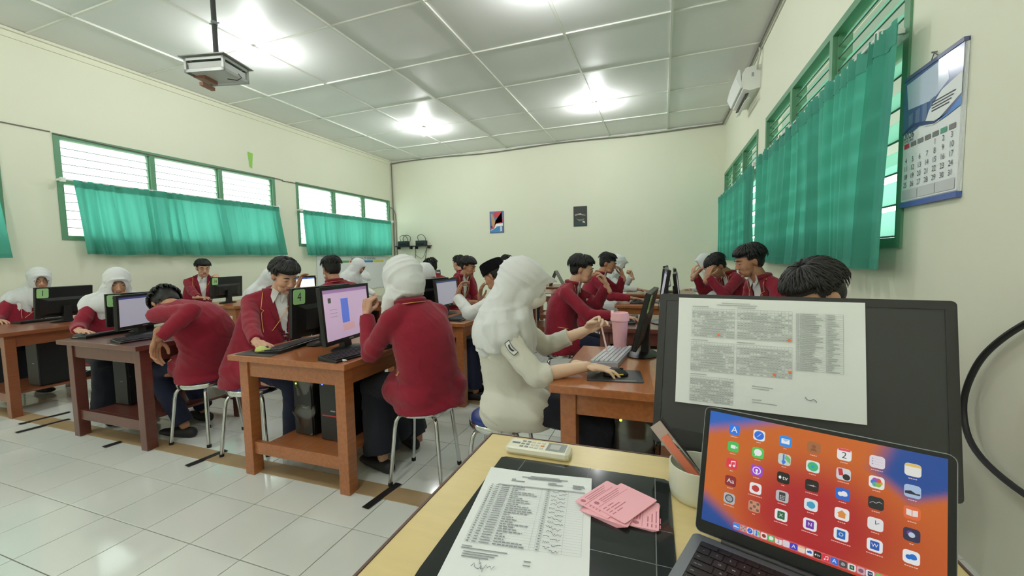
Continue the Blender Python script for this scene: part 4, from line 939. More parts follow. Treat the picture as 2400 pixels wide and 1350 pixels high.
# laptop
yawL = R(-20.0)
lt = thing('laptop', 'open grey laptop with a red and orange screen full of app icons', 'laptop', (0.197, 0.676, DZ), yawL)
LB = 0.304; LDp = 0.212
mb = MB(); mb.prism(rrect(LB, LDp, 0.010), 0.002, 0.0165, 0, Matrix.Translation((0, -LDp/2-0.004, 0))); obj('base', mb, M_alu, lt)
mb = MB(); mb.prism(rrect(0.272, 0.104, 0.003), 0.0166, 0.0168, 0, Matrix.Translation((0, -0.072, 0))); obj('keyboard_well', mb, mat('kb_black', (12, 12, 13), 0.5), lt)
mb = MB(); mb.tube([(-0.11, -0.002, 0.016), (0.11, -0.002, 0.016)], 0.006, 10); obj('hinge', mb, M_black, lt, True)
mb = MB(); mb.prism(rrect(0.13, 0.08, 0.004), 0.0166, 0.0168, 0, Matrix.Translation((0, -0.168, 0))); obj('trackpad', mb, mat('pad_grey', (140, 144, 152), 0.35), lt)
rowsk = [['esc', '', '', '', '', '', '', '', '', '', '', '', '', ''], ['~', '1', '2', '3', '4', '5', '6', '7', '8', '9', '0', '-', '+', 'del'], ['tab', 'Q', 'W', 'E', 'R', 'T', 'Y', 'U', 'I', 'O', 'P', '[', ']', '\\'],
         ['caps lock', 'A', 'S', 'D', 'F', 'G', 'H', 'J', 'K', 'L', ';', "'", 'return'], ['shift', 'Z', 'X', 'C', 'V', 'B', 'N', 'M', ',', '.', '/', 'shift'], ['fn', 'ctrl', 'alt', 'cmd', ' ', 'cmd', 'alt', '<', '>']]
wid = {'esc': 1.5, 'del': 1.5, 'tab': 1.5, 'caps lock': 1.8, 'return': 1.8, 'shift': 2.3, ' ': 5.2, 'cmd': 1.25}
M_key = mat('key_dark', (17, 17, 18), 0.45); M_leg = mat('key_legend', (190, 192, 194), 0.6); y = -0.024
for ri, rw in enumerate(rowsk):
    kh = 0.0095 if ri == 0 else 0.0155; tot = sum(wid.get(k, 1) for k in rw); x = -0.134; un = (0.268-0.0022*(len(rw)-1))/tot
    for k in rw:
        w = un*wid.get(k, 1)
        mb = MB(); mb.box(x, x+w, y-kh, y, 0.0168, 0.0182, bev=0.0006); ko = obj('key', mb, M_key, lt)
        if k.strip() and ri > 0:
            mb = MB(); big = len(k) == 1
            addtext(mb, k, 0.0052 if big else 0.0032, Matrix.Translation((x+w/2 if big else x+0.003, y-kh/2, 0.01835)), align='CENTER' if big else 'LEFT'); obj('key_legend', mb, M_leg, ko)
        x += w+0.0022
    y -= kh+0.0022
TLd = Matrix.Translation((0, 0.0, 0.018)) @ Matrix.Rotation(R(-15.8), 4, 'X')
LH = 0.206
mb = MB(); mb.prism(rrect(LB, LH, 0.010), 0, 0.005, 0, TLd @ Matrix.Translation((0, 0.005, LH/2)) @ Matrix.Rotation(R(90), 4, 'X')); lid = obj('lid', mb, M_alu, lt)
mb = MB(); mb.prism(rrect(LB-0.002, LH-0.002, 0.009), 0, 0.0004, 0, TLd @ Matrix.Translation((0, 0, LH/2)) @ Matrix.Rotation(R(90), 4, 'X')); obj('screen_bezel', mb, mat('lid_black', (12, 13, 20), 0.25), lt)
SW, SH, SB = 0.286, 0.179, 0.0205
def LS(u, v, l=0.0):   # u right, v down on the screen
    return TLd @ Vector((-SW/2+SW*u, -0.0006-l, SB+SH*(1-v)))
# wallpaper as a coloured grid
nx, ny = 64, 40
me = bpy.data.meshes.new('screen'); vs = [LS(i/nx, j/ny) for j in range(ny+1) for i in range(nx+1)]
me.from_pydata([tuple(v) for v in vs], [], [(j*(nx+1)+i, (j+1)*(nx+1)+i, (j+1)*(nx+1)+i+1, j*(nx+1)+i+1) for j in range(ny) for i in range(nx)])
ca = me.color_attributes.new('wallpaper', 'FLOAT_COLOR', 'POINT')
def sm(a, b, x): x = min(1, max(0, (x-a)/(b-a))); return x*x*(3-2*x)
col = []
for j in range(ny+1):
    for i in range(nx+1):
        u, v = i/nx, j/ny
        org = Vector(lin((204, 100, 28))); red = Vector(lin((176, 20, 34))); blu = Vector(lin((22, 96, 190))); nvy = Vector(lin((16, 70, 150))); rust = Vector(lin((178, 62, 30)))
        d = math.hypot((u-0.52)/0.42, (v-0.72)/0.55); c = red.lerp(org, sm(0.35, 1.15, d))
        c = c.lerp(rust, 0.5*sm(0.5, 1.0, u)*sm(0.1, 0.9, v))
        b1 = 1-sm(0.10, 0.24, v*1.0+u*0.55); b2 = 1-sm(0.10, 0.22, abs(u-0.93-(v-0.12)*(-0.2))+max(0, v-0.2)*1.0); b3 = sm(0.68, 0.86, v-u*0.95)*1.0
        c = c.lerp(blu, b1).lerp(nvy, max(0, b2)).lerp(nvy, b3)
        col += [c.x, c.y, c.z, 1]
ca.data.foreach_set('color', col)
m = bpy.data.materials.new('wallpaper'); m.use_nodes = True; nt = m.node_tree; b_ = nt.nodes['Principled BSDF']; at = nt.nodes.new('ShaderNodeAttribute'); at.attribute_name = 'wallpaper'
nt.links.new(at.outputs['Color'], b_.inputs['Emission Color']); b_.inputs['Emission Strength'].default_value = 1.0; b_.inputs['Base Color'].default_value = (0.01, 0.01, 0.01, 1); b_.inputs['Roughness'].default_value = 0.3
scr = link('screen', me, m, lt)
EM = {}
def em(rgb):
    if rgb not in EM: EM[rgb] = mat('px_%d_%d_%d' % rgb, rgb, 0.4, emit=0.85); EM[rgb].node_tree.nodes['Principled BSDF'].inputs['Base Color'].default_value = (0.01, 0.01, 0.01, 1)
    return EM[rgb]
icons = [[('A', (40, 130, 246), (255, 255, 255)), ('compass', (250, 250, 250), (40, 120, 240)), ('mail', (50, 150, 246), (255, 255, 255)), ('person', (176, 110, 66), (150, 84, 48)), ('2', (250, 250, 250), (70, 70, 70)), ('list', (240, 232, 240), (160, 150, 160)), ('note', (244, 244, 236), (244, 204, 110))],
         [('cam', (80, 204, 96), (255, 255, 255)), ('bubble', (88, 214, 100), (255, 255, 255)), ('map', (214, 226, 214), (60, 130, 240)), ('radar', (236, 246, 240), (60, 196, 130)), ('booth', (226, 226, 230), (210, 40, 60)), ('flower', (250, 250, 250), (0, 0, 0)), ('photo', (180, 204, 236), (40, 40, 60))],
         [('music', (242, 50, 80), (255, 255, 255)), ('pod', (168, 70, 220), (255, 255, 255)), ('tv', (20, 18, 18), (255, 255, 255)), ('star', (28, 14, 18), (200, 190, 200)), ('cloud', (46, 110, 214), (250, 250, 250)), ('graph', (24, 26, 32), (190, 190, 196)), ('book', (240, 110, 62), (250, 236, 230))],
         [('Aa', (150, 20, 40), (250, 250, 250)), ('dot', (250, 250, 250), (204, 46, 50)), ('calc', (200, 200, 204), (60, 60, 64)), ('dot', (244, 244, 246), (60, 170, 210)), ('house', (250, 250, 250), (240, 150, 70)), ('clock', (244, 244, 244), (40, 40, 44)), ('siri', (50, 40, 80), (200, 220, 236))],
         [('gear', (196, 196, 200), (70, 72, 76)), ('grid', (214, 150, 120), (120, 90, 80)), ('X', (250, 250, 250), (30, 110, 66)), ('N', (250, 250, 250), (122, 50, 180)), ('O', (250, 250, 250), (30, 110, 200)), ('W', (250, 250, 250), (30, 90, 190)), ('cloud', (250, 250, 250), (40, 120, 214))]]
icon_sz = 0.0178
def icon(u, v, sz, spec, lbl=True, parent=scr):
    kind, bgc, fg = spec; base = LS(u, v, 0.0002); Tl = Matrix.Translation(base) @ Matrix.Rotation(R(-15.8), 4, 'X') @ Matrix(((1, 0, 0, 0), (0, 0, -1, 0), (0, 1, 0, 0), (0, 0, 0, 1)))
    def P(poly, z): return [Tl @ Vector((x*sz, y*sz, z)) for x, y in poly]
    mb = MB(); rp = rrect(1, 1, 0.23); mb.add(P(rp, 0.0001), [tuple(range(len(rp)))], 0)
    circ = lambda cx, cy, r, n=14, sx=1: [(cx+sx*r*math.cos(2*PI*i/n), cy+r*math.sin(2*PI*i/n)) for i in range(n)]
    def A(poly, z=0.0002, mi=1): mb.add(P(poly, z), [tuple(range(len(poly)))], mi)
    rect = lambda x0, x1, y0, y1: [(x0, y0), (x1, y0), (x1, y1), (x0, y1)]
    mats = [em(bgc), em(fg)]
    if kind in ('A', '2', 'Aa', 'X', 'N', 'O', 'W', 'tv'):
        if kind in ('X', 'N', 'O', 'W'):
            A(rrect(0.58, 0.66, 0.06)); mats.append(em((250, 250, 250))); addtext(mb, kind, sz*0.42, Tl @ Matrix.Translation((0, 0, 0.0003)), mi=2)
        elif kind == '2':
            mats.append(em((240, 70, 100))); A(rect(-0.42, 0.42, 0.30, 0.49), mi=2); addtext(mb, '2', sz*0.75, Tl @ Matrix.Translation((0, -0.08*sz, 0.0003)), mi=1)
        elif kind == 'tv':
            addtext(mb, 'tv', sz*0.55, Tl @ Matrix.Translation((0.14*sz, 0, 0.0003)), mi=1); A(circ(-0.26, -0.01, 0.13, sx=0.85)); A([(-0.25, 0.13), (-0.19, 0.22), (-0.19, 0.17)])
        else: addtext(mb, kind, sz*(0.85 if kind == 'A' else 0.6), Tl @ Matrix.Translation((0, 0, 0.0003)), mi=1)
    elif kind == 'compass': A(circ(0, 0, 0.42)); mats.append(em((250, 250, 250))); A([(-0.22, -0.25), (0.03, 0.08), (0.24, 0.26), (-0.03, -0.07)], 0.0003, 2)
    elif kind == 'mail': A(rrect(0.66, 0.46, 0.06)); mats.append(em((180, 210, 240))); A([(-0.3, 0.2), (0.3, 0.2), (0, -0.04)], 0.0003, 2)
    elif kind == 'person': A(circ(0, 0.1, 0.16)); A([(-0.26, -0.3), (0.26, -0.3), (0.14, -0.08), (-0.14, -0.08)])
    elif kind == 'list':
        for k in range(3): A(circ(-0.3, 0.24-0.22*k, 0.05, 8)); A(rect(-0.18, 0.34, 0.225-0.22*k, 0.235-0.22*k))
    elif kind == 'note': A(rect(-0.47, 0.47, 0.24, 0.40)); A(rect(-0.40, 0.40, 0.38, 0.47))
    elif kind == 'cam': A(rrect(0.44, 0.34, 0.08)); A([(0.25, 0), (0.38, 0.14), (0.38, -0.14)])
    elif kind == 'bubble': A(circ(0, 0.04, 0.32, sx=1.05)); A([(-0.22, -0.16), (-0.26, -0.34), (-0.04, -0.24)])
    elif kind == 'map': A(rect(-0.14, 0.0, -0.46, 0.46)); A(circ(-0.05, -0.22, 0.16), 0.0003); mats.append(em((120, 204, 120))); A([(0.1, 0.46), (0.46, 0.2), (0.46, -0.3), (0.0, 0.1)], 0.0002, 2)
    elif kind == 'radar': A(circ(0, 0, 0.40)); mats.append(em((40, 160, 230))); A(circ(0, 0, 0.12), 0.0003, 2)
    elif kind == 'booth': A([(-0.4, 0.4), (-0.1, 0.45), (0.0, -0.1), (-0.3, -0.15)]); mats.append(em((30, 30, 34))); A(circ(0.2, -0.2, 0.26), 0.0003, 2)
    elif kind == 'flower':
        for k, c in enumerate(((240, 170, 60), (236, 90, 70), (190, 80, 180), (90, 120, 220), (90, 190, 160), (150, 200, 80))):
            mats.append(em(c)); A(circ(0.2*math.cos(k*PI/3), 0.2*math.sin(k*PI/3), 0.19), 0.0002+0.00002*k, 2+k)
    elif kind == 'photo': A([(-0.45, -0.05), (-0.1, 0.05), (0.2, -0.12), (0.45, -0.1), (0.45, -0.22), (-0.45, -0.24)])
    elif kind == 'music': A(circ(-0.16, -0.22, 0.11)); A(circ(0.2, -0.14, 0.11)); A(rect(-0.09, -0.05, -0.22, 0.26)); A(rect(0.27, 0.31, -0.14, 0.34)); A([(-0.09, 0.16), (0.31, 0.24), (0.31, 0.34), (-0.09, 0.26)])
    elif kind == 'pod': A(circ(0, 0, 0.36)); mats.append(em(bgc)); A(circ(0, 0, 0.28), 0.0003, 2); A(circ(0, 0.03, 0.12), 0.0004, 1); A([(-0.08, -0.1), (0.08, -0.1), (0.05, -0.36), (-0.05, -0.36)], 0.0004, 1)
    elif kind == 'star': A([(-0.4, -0.02), (0.1, -0.05), (0.36, -0.02), (0.1, 0.05)]); A([(0.1, -0.12), (0.16, 0.0), (0.1, 0.14)])
    elif kind == 'cloud': A(circ(-0.15, -0.02, 0.18)); A(circ(0.1, 0.05, 0.22)); A(rrect(0.66, 0.24, 0.11))
    elif kind == 'graph': A([(-0.4, -0.1), (-0.2, 0.05), (0, -0.02), (0.2, 0.14), (0.4, 0.05), (0.4, 0.09), (0.2, 0.19), (0, 0.03), (-0.2, 0.1), (-0.4, -0.05)])
    elif kind == 'book': A([(-0.34, -0.2), (-0.02, -0.25), (-0.02, 0.22), (-0.34, 0.26)]); A([(0.02, -0.25), (0.34, -0.2), (0.34, 0.26), (0.02, 0.22)])
    elif kind == 'dot': A(circ(0.02, 0, 0.30)); A(rect(-0.3, -0.02, -0.17, 0.17), 0.0003)
    elif kind == 'calc': A(rrect(0.5, 0.72, 0.06)); mats.append(em((236, 236, 236))); [A(rect(-0.18+0.14*a, -0.1+0.14*a, -0.28+0.14*b, -0.20+0.14*b), 0.0003, 2) for a in range(3) for b in range(3)]
    elif kind == 'house': A([(-0.34, 0.02), (0, 0.34), (0.34, 0.02), (0.24, 0.02), (0.24, -0.3), (-0.24, -0.3), (-0.24, 0.02)])
    elif kind == 'clock': A(rect(-0.015, 0.03, 0, 0.3)); A([(0, 0.03), (0.24, 0.16), (0.25, 0.13), (0.02, -0.02)])
    elif kind == 'siri': A(circ(0, 0, 0.2)); mats.append(em((110, 60, 150))); A(circ(-0.1, 0.1, 0.2), 0.00015, 2)
    elif kind == 'gear': A(circ(0, 0, 0.38)); mats.append(em((170, 172, 176))); A(circ(0, 0, 0.28), 0.0003, 2); [A([(0.03*math.cos(a+1.57), 0.03*math.sin(a+1.57)), (0.3*math.cos(a), 0.3*math.sin(a)), (0.3*math.cos(a+0.15), 0.3*math.sin(a+0.15))], 0.0004, 1) for a in (0.5, 2.6, 4.7)]
    elif kind == 'grid': [A(rect(-0.38+0.28*a, -0.16+0.28*a, -0.38+0.28*b, -0.16+0.28*b)) for a in range(3) for b in range(3) if (a+b) % 2 == 0]
    o = obj('app_icon', mb, mats, parent)
    if lbl:
        wl = lbl*0.0055; mb = MB(); n = max(2, int(wl/0.0022))
        for k in range(n):
            x = (k-n/2+0.1)*0.0022; y0 = -sz*0.5-0.0036
            mb.add([Tl @ Vector((x+a*0.0017, y0+b*0.0011, 0.0001)) for a, b in ((0, 0), (1, 0), (1, 1), (0, 1))], [(0, 1, 2, 3)])
        obj('icon_caption', mb, em((250, 205, 195)), parent)
lens = [[2.2, 1.4, 1, 2, 2, 2.6, 1.8], [2, 2, 1.4, 1.8, 2.8, 1.8, 2], [1.2, 2, .8, 3, 2, 1.8, 1.6], [2, 4, 2.2, 2, 1.6, 1.6, 1], [3, 1.2, 3.2, 4, 4.2, 3.6, 2.6]]
for r in range(5):
    for k in range(7): icon(0.136+0.125*k, 0.132+0.1525*r, icon_sz*0.92, icons[r][k], lens[r][k])
mb = MB(); rp = rrect(SW*0.70, 0.0115, 0.003); T0 = Matrix.Translation(LS(0.515, 0.952, 0.0001)) @ Matrix.Rotation(R(-15.8), 4, 'X') @ Matrix.Rotation(R(90), 4, 'X'); mb.add([T0 @ Vector((x, y, 0)) for x, y in rp], [tuple(range(len(rp)))]); obj('dock', mb, em((226, 96, 96)), scr)
dk = [('photo', (70, 150, 246), (240, 240, 250)), ('grid', (214, 170, 170), (150, 120, 120)), ('compass', (240, 240, 250), (50, 110, 230)), ('map', (200, 214, 220), (70, 120, 220)), ('dot', (250, 240, 240), (160, 60, 40)), ('bubble', (90, 204, 100), (250, 250, 250)), ('2', (250, 240, 244), (90, 90, 90)), ('list', (240, 226, 236), (180, 160, 170)), ('A', (60, 60, 214), (250, 250, 250)), ('note', (250, 230, 210), (244, 190, 140)), ('cloud', (246, 246, 250), (60, 110, 200)), ('tv', (30, 20, 22), (250, 250, 250)), ('music', (240, 50, 76), (255, 255, 255)), ('A', (50, 120, 230), (250, 250, 250)), ('gear', (90, 84, 88), (50, 50, 54)),
      ('X', (244, 244, 244), (26, 100, 60)), ('dot', (226, 180, 190), (150, 90, 110)), ('W', (246, 246, 250), (40, 50, 90)), ('dot', (140, 190, 100), (150, 200, 110)), ('photo', (226, 214, 224), (190, 180, 190)), ('list', (228, 214, 220), (190, 170, 180))]
for i, sp in enumerate(dk): icon(0.182+0.0333*i, 0.952, 0.0088, sp, 0)
mb = MB(); p = [(-0.0006, 0.0006), (0.0006, 0.0006), (0.0006, -0.0006), (-0.0006, -0.0006)]
# black cable loop at the right wall
cable('cable', [(XR-0.02, 1.55, 1.22), (XR-0.03, 1.80, 1.08), (XR-0.03, 1.98, 0.96), (XR-0.03, 2.10, 0.83), (XR-0.03, 2.16, 0.66), (XR-0.04, 2.08, 0.52), (XR-0.05, 1.85, 0.47), (XR-0.04, 1.5, 0.48)], 0.011, M_cableb, 'thick black cable looping along the right wall beside the desk')
# ------------------------------------------------------------------ people
V = Vector
def arr(me):
    a = np.empty(len(me.vertices)*3); me.vertices.foreach_get('co', a); return a.reshape(-1, 3)
def xf(me, M):      # transformed (verts, faces)
    a = arr(me); Mn = np.array(M); a = a @ Mn[:3, :3].T + Mn[:3, 3]; return a
# ---- head template (front +Y, up +Z, origin mid-skull; chin z=-.115, crown z=+.11)
def head_mesh(voxel, it, fem=False):
    mb = MB(); E = mb.ell
    E((0, -0.015, 0.030), (0.073, 0.094, 0.082), 24, 14); E((0, 0.030, -0.010), (0.066, 0.058, 0.084), 22, 14)
    E((0, 0.020, -0.055), (0.054, 0.055, 0.050), 18, 10); E((0, 0.066, -0.096), (0.021, 0.016, 0.016)); E((0, 0.035, -0.085), (0.042, 0.042, 0.028))
    for s in (-1, 1):
        E((s*0.036, 0.050, -0.030), (0.028, 0.030, 0.036)); E((s*0.030, 0.046, -0.070), (0.028, 0.032, 0.032))
        E((s*0.030, 0.072, 0.006), (0.0155, 0.0125, 0.0105))                     # eyelid mound
        mb.tube([(s*0.012, 0.083, 0.027), (s*0.032, 0.083, 0.031), (s*0.050, 0.070, 0.026)], [0.006, 0.007, 0.006], 8, rnd=True)
        E((s*0.011, 0.094, -0.034), (0.0085, 0.009, 0.007))
        T = Matrix.Translation((s*0.074, -0.012, -0.006)) @ Matrix.Rotation(R(-14), 4, 'X') @ Matrix.Rotation(R(s*18), 4, 'Z')
        E((0, 0, 0), (0.0075, 0.018, 0.031), 12, 9, T=T); E((s*0.004, -0.004, 0.004), (0.007, 0.017, 0.024), 12, 8, T=T)
    mb.tube([(0, 0.082, 0.022), (0, 0.091, -0.004), (0, 0.102, -0.028)], [0.0065, 0.008, 0.0105], 10, rnd=True); E((0, 0.102, -0.030), (0.0125, 0.009, 0.009))
    mb.tube([(-0.021, 0.080, -0.060), (-0.009, 0.0895, -0.0565), (0, 0.0905, -0.058), (0.009, 0.0895, -0.0565), (0.021, 0.080, -0.060)], [0.003, 0.0045, 0.0042, 0.0045, 0.003], 8, rnd=True)
    mb.tube([(-0.018, 0.079, -0.066), (0, 0.086, -0.069), (0.018, 0.079, -0.066)], [0.0035, 0.0058, 0.0035], 8, rnd=True)
    E((0, 0.072, -0.060), (0.030, 0.014, 0.026))
    me = remesh(mb, voxel, it); a = arr(me)
    mi = []
    for p in me.polygons:
        c = p.center; lip = c.y > 0.080 and abs(c.x) < 0.019 and -0.0745 < c.z < -0.0530
        mi.append(1 if lip else 0)
    me.polygons.foreach_set('material_index', mi)
    return me
HEAD = {0: head_mesh(0.0042, 6), 1: head_mesh(0.0070, 3)}
def tuck_ears(me):
    m = me.copy(); a = arr(m); a[:, 0] = np.clip(a[:, 0], -0.0665, 0.0665); m.vertices.foreach_set('co', a.ravel()); return m
HEADH = {k: tuck_ears(v) for k, v in HEAD.items()}
# ---- hand templates: wrist at origin, fingers +Y, palm -Z, thumb on -X (right hand)
def hand_mesh(curls, thumb, voxel, spread=1.0):
    mb = MB()
    for x in (-0.026, -0.009, 0.009, 0.025):
        mb.tube([(x*0.55, -0.005, 0), (x, 0.04, 0.001), (x*1.05, 0.083-abs(x-0.0)*0.25, 0)], [(0.012, 0.0125), (0.012, 0.0125), (0.0095, 0.0105)], 10, ref=(1, 0, 0), rnd=True)
    mb.tube([(0, -0.055, 0), (0, -0.02, 0), (0, 0.01, 0)], [(0.027, 0.021), (0.026, 0.018), (0.028, 0.016)], 14, ref=(1, 0, 0), rnd=True)
    mb.ell((-0.020, 0.028, -0.008), (0.017, 0.028, 0.013)); mb.ell((0.022, 0.03, -0.006), (0.012, 0.026, 0.011))
    F = [(-0.0285, 0.078, (0.043, 0.026, 0.021), 0.0088, -7), (-0.0095, 0.082, (0.047, 0.029, 0.022), 0.0090, -2), (0.0095, 0.079, (0.043, 0.027, 0.021), 0.0086, 3), (0.0265, 0.072, (0.034, 0.020, 0.019), 0.0077, 9)]
    for i, (x, y, ls, r, sp) in enumerate(F):
        c = curls[i]; p = V((x, y, 0)); pts = [p]; a = 0; sa = R(sp*spread)
        for k, (l, ck) in enumerate(zip(ls, c)):
            a += R(ck); d = V((math.sin(sa)*math.cos(a), math.cos(sa)*math.cos(a), -math.sin(a))); p = p+d*l; pts.append(p)
        mb.tube(pts, [r*1.08, r, r*0.92, r*0.72], 10, rnd=True)
    p = V((-0.020, 0.018, -0.006)); pts = [p]
    for d, l in thumb: d = V(d).normalized(); p = p+d*l; pts.append(p)
    mb.tube(pts, [0.0135, 0.0115, 0.0105, 0.008], 10, rnd=True)
    return remesh(mb, voxel, 2, 0.45)
TH = {'open': (((-0.75, 0.6, -0.25), 0.042), ((-0.45, 0.85, -0.25), 0.032), ((-0.15, 0.95, -0.2), 0.026)),
      'in': (((-0.5, 0.6, -0.6), 0.040), ((0.0, 0.85, -0.6), 0.032), ((0.35, 0.85, -0.3), 0.026)),
      'wrap': (((-0.45, 0.6, -0.7), 0.040), ((0.35, 0.6, -0.7), 0.030), ((0.8, 0.2, -0.5), 0.024))}
HP = {'rest': ([(8, 22, 14), (4, 24, 16), (6, 26, 16), (10, 28, 16)], 'open'), 'relax': ([(12, 24, 18), (16, 30, 20), (20, 34, 22), (26, 36, 24)], 'open'),
      'fist': ([(62, 82, 50), (68, 86, 52), (72, 88, 52), (76, 86, 50)], 'wrap'), 'pinch': ([(40, 42, 26), (46, 44, 28), (30, 34, 22), (20, 30, 20)], 'in'),
      'cup': ([(22, 34, 24), (26, 38, 26), (30, 40, 28), (34, 42, 30)], 'open'), 'flat': ([(4, 8, 6), (4, 8, 6), (6, 10, 8), (8, 12, 8)], 'open')}
_hc = {}
def hand_tpl(kind, lod):
    k = (kind, lod)
    if k not in _hc: _hc[k] = hand_mesh(HP[kind][0], TH[HP[kind][1]], 0.0032 if lod == 0 else 0.0052)
    return _hc[k]
# ---- hair templates
def hair_mesh(style, seed, lod):
    rnd = random.Random(seed); mb = MB(); big = 1.0
    cap = MB(); cap.ell((0, -0.018, 0.036), (0.083, 0.104, 0.092), 30, 20); cap.ell((0, -0.045, 0.0), (0.073, 0.065, 0.075), 24, 16)
    me = remesh(cap, 0.006, 3); bm = bmesh.new(); bm.from_mesh(me); bpy.data.meshes.remove(me)
    def keep(p):
        x, y, z = p
        if y > 0.030: return z > 0.052-0.25*max(0, abs(x)-0.05)
        if y > -0.005: return z > 0.018 if abs(x) > 0.05 else True
        if y > -0.035: return z > 0.012-(-0.005-y)*1.6 and True
        return z > -0.062+(0.018 if abs(x) > 0.05 else 0)
    bmesh.ops.delete(bm, geom=[f for f in bm.faces if not keep(f.calc_center_median())], context='FACES')
    bm.verts.index_update(); mb.add([v.co.copy() for v in bm.verts], [tuple(v.index for v in f.verts) for f in bm.faces]); bm.free()
    n = {0: 900, 1: 260}[lod]
    crown = V((0.012, -0.055, 0.115))
    for i in range(n):
        # start point on upper cap, run away from the crown
        a = rnd.uniform(0, 2*PI); t0 = rnd.uniform(0.0, 1.0)
        front = math.cos(a) > 0.35                                   # a=0 -> front
        L = {'fringe': 0.085 if front else 0.065, 'short': 0.045 if front else 0.04, 'wavy': 0.07}[style]*rnd.uniform(0.75, 1.15)
        # polar path over ellipsoid: angle phi from crown
        def surf(phi, az, off):
            d = V((math.sin(phi)*math.sin(az), math.sin(phi)*math.cos(az), math.cos(phi)))
            q = V((0, -0.018, 0.034))+V((d.x*(0.081+off), d.y*(0.101+off), d.z*(0.088+off))); return q
        ph0 = 0.12+t0*(1.05 if not front else 0.75); lim = 1.62 if style != 'short' else 1.35
        maxphi = (1.30 if style == 'fringe' else (1.02 if style == 'short' else 1.22)) if front else (1.62 if abs(math.sin(a)) > 0.72 else 2.15)
        if math.cos(a) < -0.3: maxphi = 2.2
        dphi = L/0.09; ph1 = min(ph0+dphi, maxphi)
        if ph1-ph0 < 0.15: ph0 = ph1-0.35
        sw = rnd.uniform(-0.35, 0.35)+(0.35 if style == 'fringe' and front else 0)
        pts = []; off0 = rnd.uniform(0.001, 0.008)
        for k in range(5):
            u = k/4; bulge = 0.004+math.sin(PI*min(1, u*0.9))*(0.012 if style == 'fringe' else (0.011 if style == 'wavy' else 0.006))
            tip = (0.007 if style != 'short' else 0.010)*u*u*rnd.uniform(0.2, 1.4)
            pts.append(surf(ph0+(ph1-ph0)*u, a+sw*u*0.6+rnd.uniform(-.015, .015), off0+bulge+tip))
        w = rnd.uniform(0.0035, 0.007)*(1.6 if lod else 1)
        c0 = V((0, -0.018, 0.034)); ref = (pts[2]-c0).cross(pts[3]-pts[1])
        mb.tube(pts, [(w*0.5, 0.0012), (w, 0.0022), (w, 0.0022), (w*0.75, 0.0016), (w*0.12, 0.0005)], 5, ref=ref)
    return mb.mesh('hair', True)
_hr = {}
def hair_tpl(style, lod):
    k = (style, lod)
    if k not in _hr: _hr[k] = hair_mesh(style, {'fringe': 5, 'short': 8, 'wavy': 11}[style], lod)
    return _hr[k]
def dirv(yaw, pitch=0): return V((math.cos(yaw)*math.cos(pitch), math.sin(yaw)*math.cos(pitch), math.sin(pitch)))
def frame_mat(fwd, up, origin):      # columns: right(X), fwd(Y), up(Z)
    f = fwd.normalized(); r = f.cross(up).normalized(); u = r.cross(f)
    return Matrix(((r.x, f.x, u.x, origin.x), (r.y, f.y, u.y, origin.y), (r.z, f.z, u.z, origin.z), (0, 0, 0, 1)))
def ik(Sp, Wp, a, b, hint):
    d = Wp-Sp; L = d.length
    if L > (a+b)*0.995: Wp = Sp+d.normalized()*(a+b)*0.995; d = Wp-Sp; L = d.length
    u = d.normalized(); x = (a*a-b*b+L*L)/(2*L); h = math.sqrt(max(0, a*a-x*x)); s = hint-u*hint.dot(u)
    if s.length < 1e-4: s = u.orthogonal()
    return Sp+u*x+s.normalized()*h, Wp
def bez(a, b, c, t): return a*(1-t)**2+b*2*t*(1-t)+c*t*t
def displace(me, fn):
    a = arr(me); n = np.empty(len(me.vertices)*3); me.vertices.foreach_get('normal', n) if False else None
    nn = np.array([v.normal for v in me.vertices]) if len(me.vertices) else np.zeros((0, 3))
    d = fn(a, nn); a = a+nn*d[:, None]; me.vertices.foreach_set('co', a.ravel()); me.update()
def wrinkle(a, amp, sc, seed):
    out = 0
    for k, (q, w) in enumerate(((0.55, 1.0), (1.0, 0.75), (2.1, 0.3))):
        x = a*sc*q+seed*3.7+k*5.1
        wx = 1.6*np.sin(x[:, 1]*0.61+x[:, 2]*0.37+seed); wy = 1.4*np.sin(x[:, 0]*0.53+x[:, 2]*0.71+k)
        ph = x[:, 0]*0.62+wx+x[:, 2]*0.55+wy+x[:, 1]*0.33
        r = 1-np.abs(np.sin(ph)); m = 0.5+0.5*np.sin(x[:, 0]*0.31+x[:, 1]*0.27-x[:, 2]*0.4+wy)
        out = out+w*(r**2.2-0.3)*m
    return amp*out
def split_faces(me, pred):
    """returns (inside verts,faces),(outside verts,faces) by predicate on face centres"""
    a = arr(me); F = [tuple(p.vertices) for p in me.polygons]; cen = np.array([a[list(f)].mean(0) for f in F]); m = pred(cen)
    out = []
    for want in (True, False):
        idx = {}; vs = []; fs = []
        for f, q in zip(F, m):
            if bool(q) != want: continue
            g = []
            for i in f:
                if i not in idx: idx[i] = len(vs); vs.append(a[i])
                g.append(idx[i])
            fs.append(tuple(g))
        out.append((vs, fs))
    return out
def from_vf(name, vf, smooth=True):
    me = bpy.data.meshes.new(name); me.from_pydata([tuple(v) for v in vf[0]], [], vf[1]); me.update()
    if smooth and len(me.polygons): me.polygons.foreach_set('use_smooth', [True]*len(me.polygons))
    return me

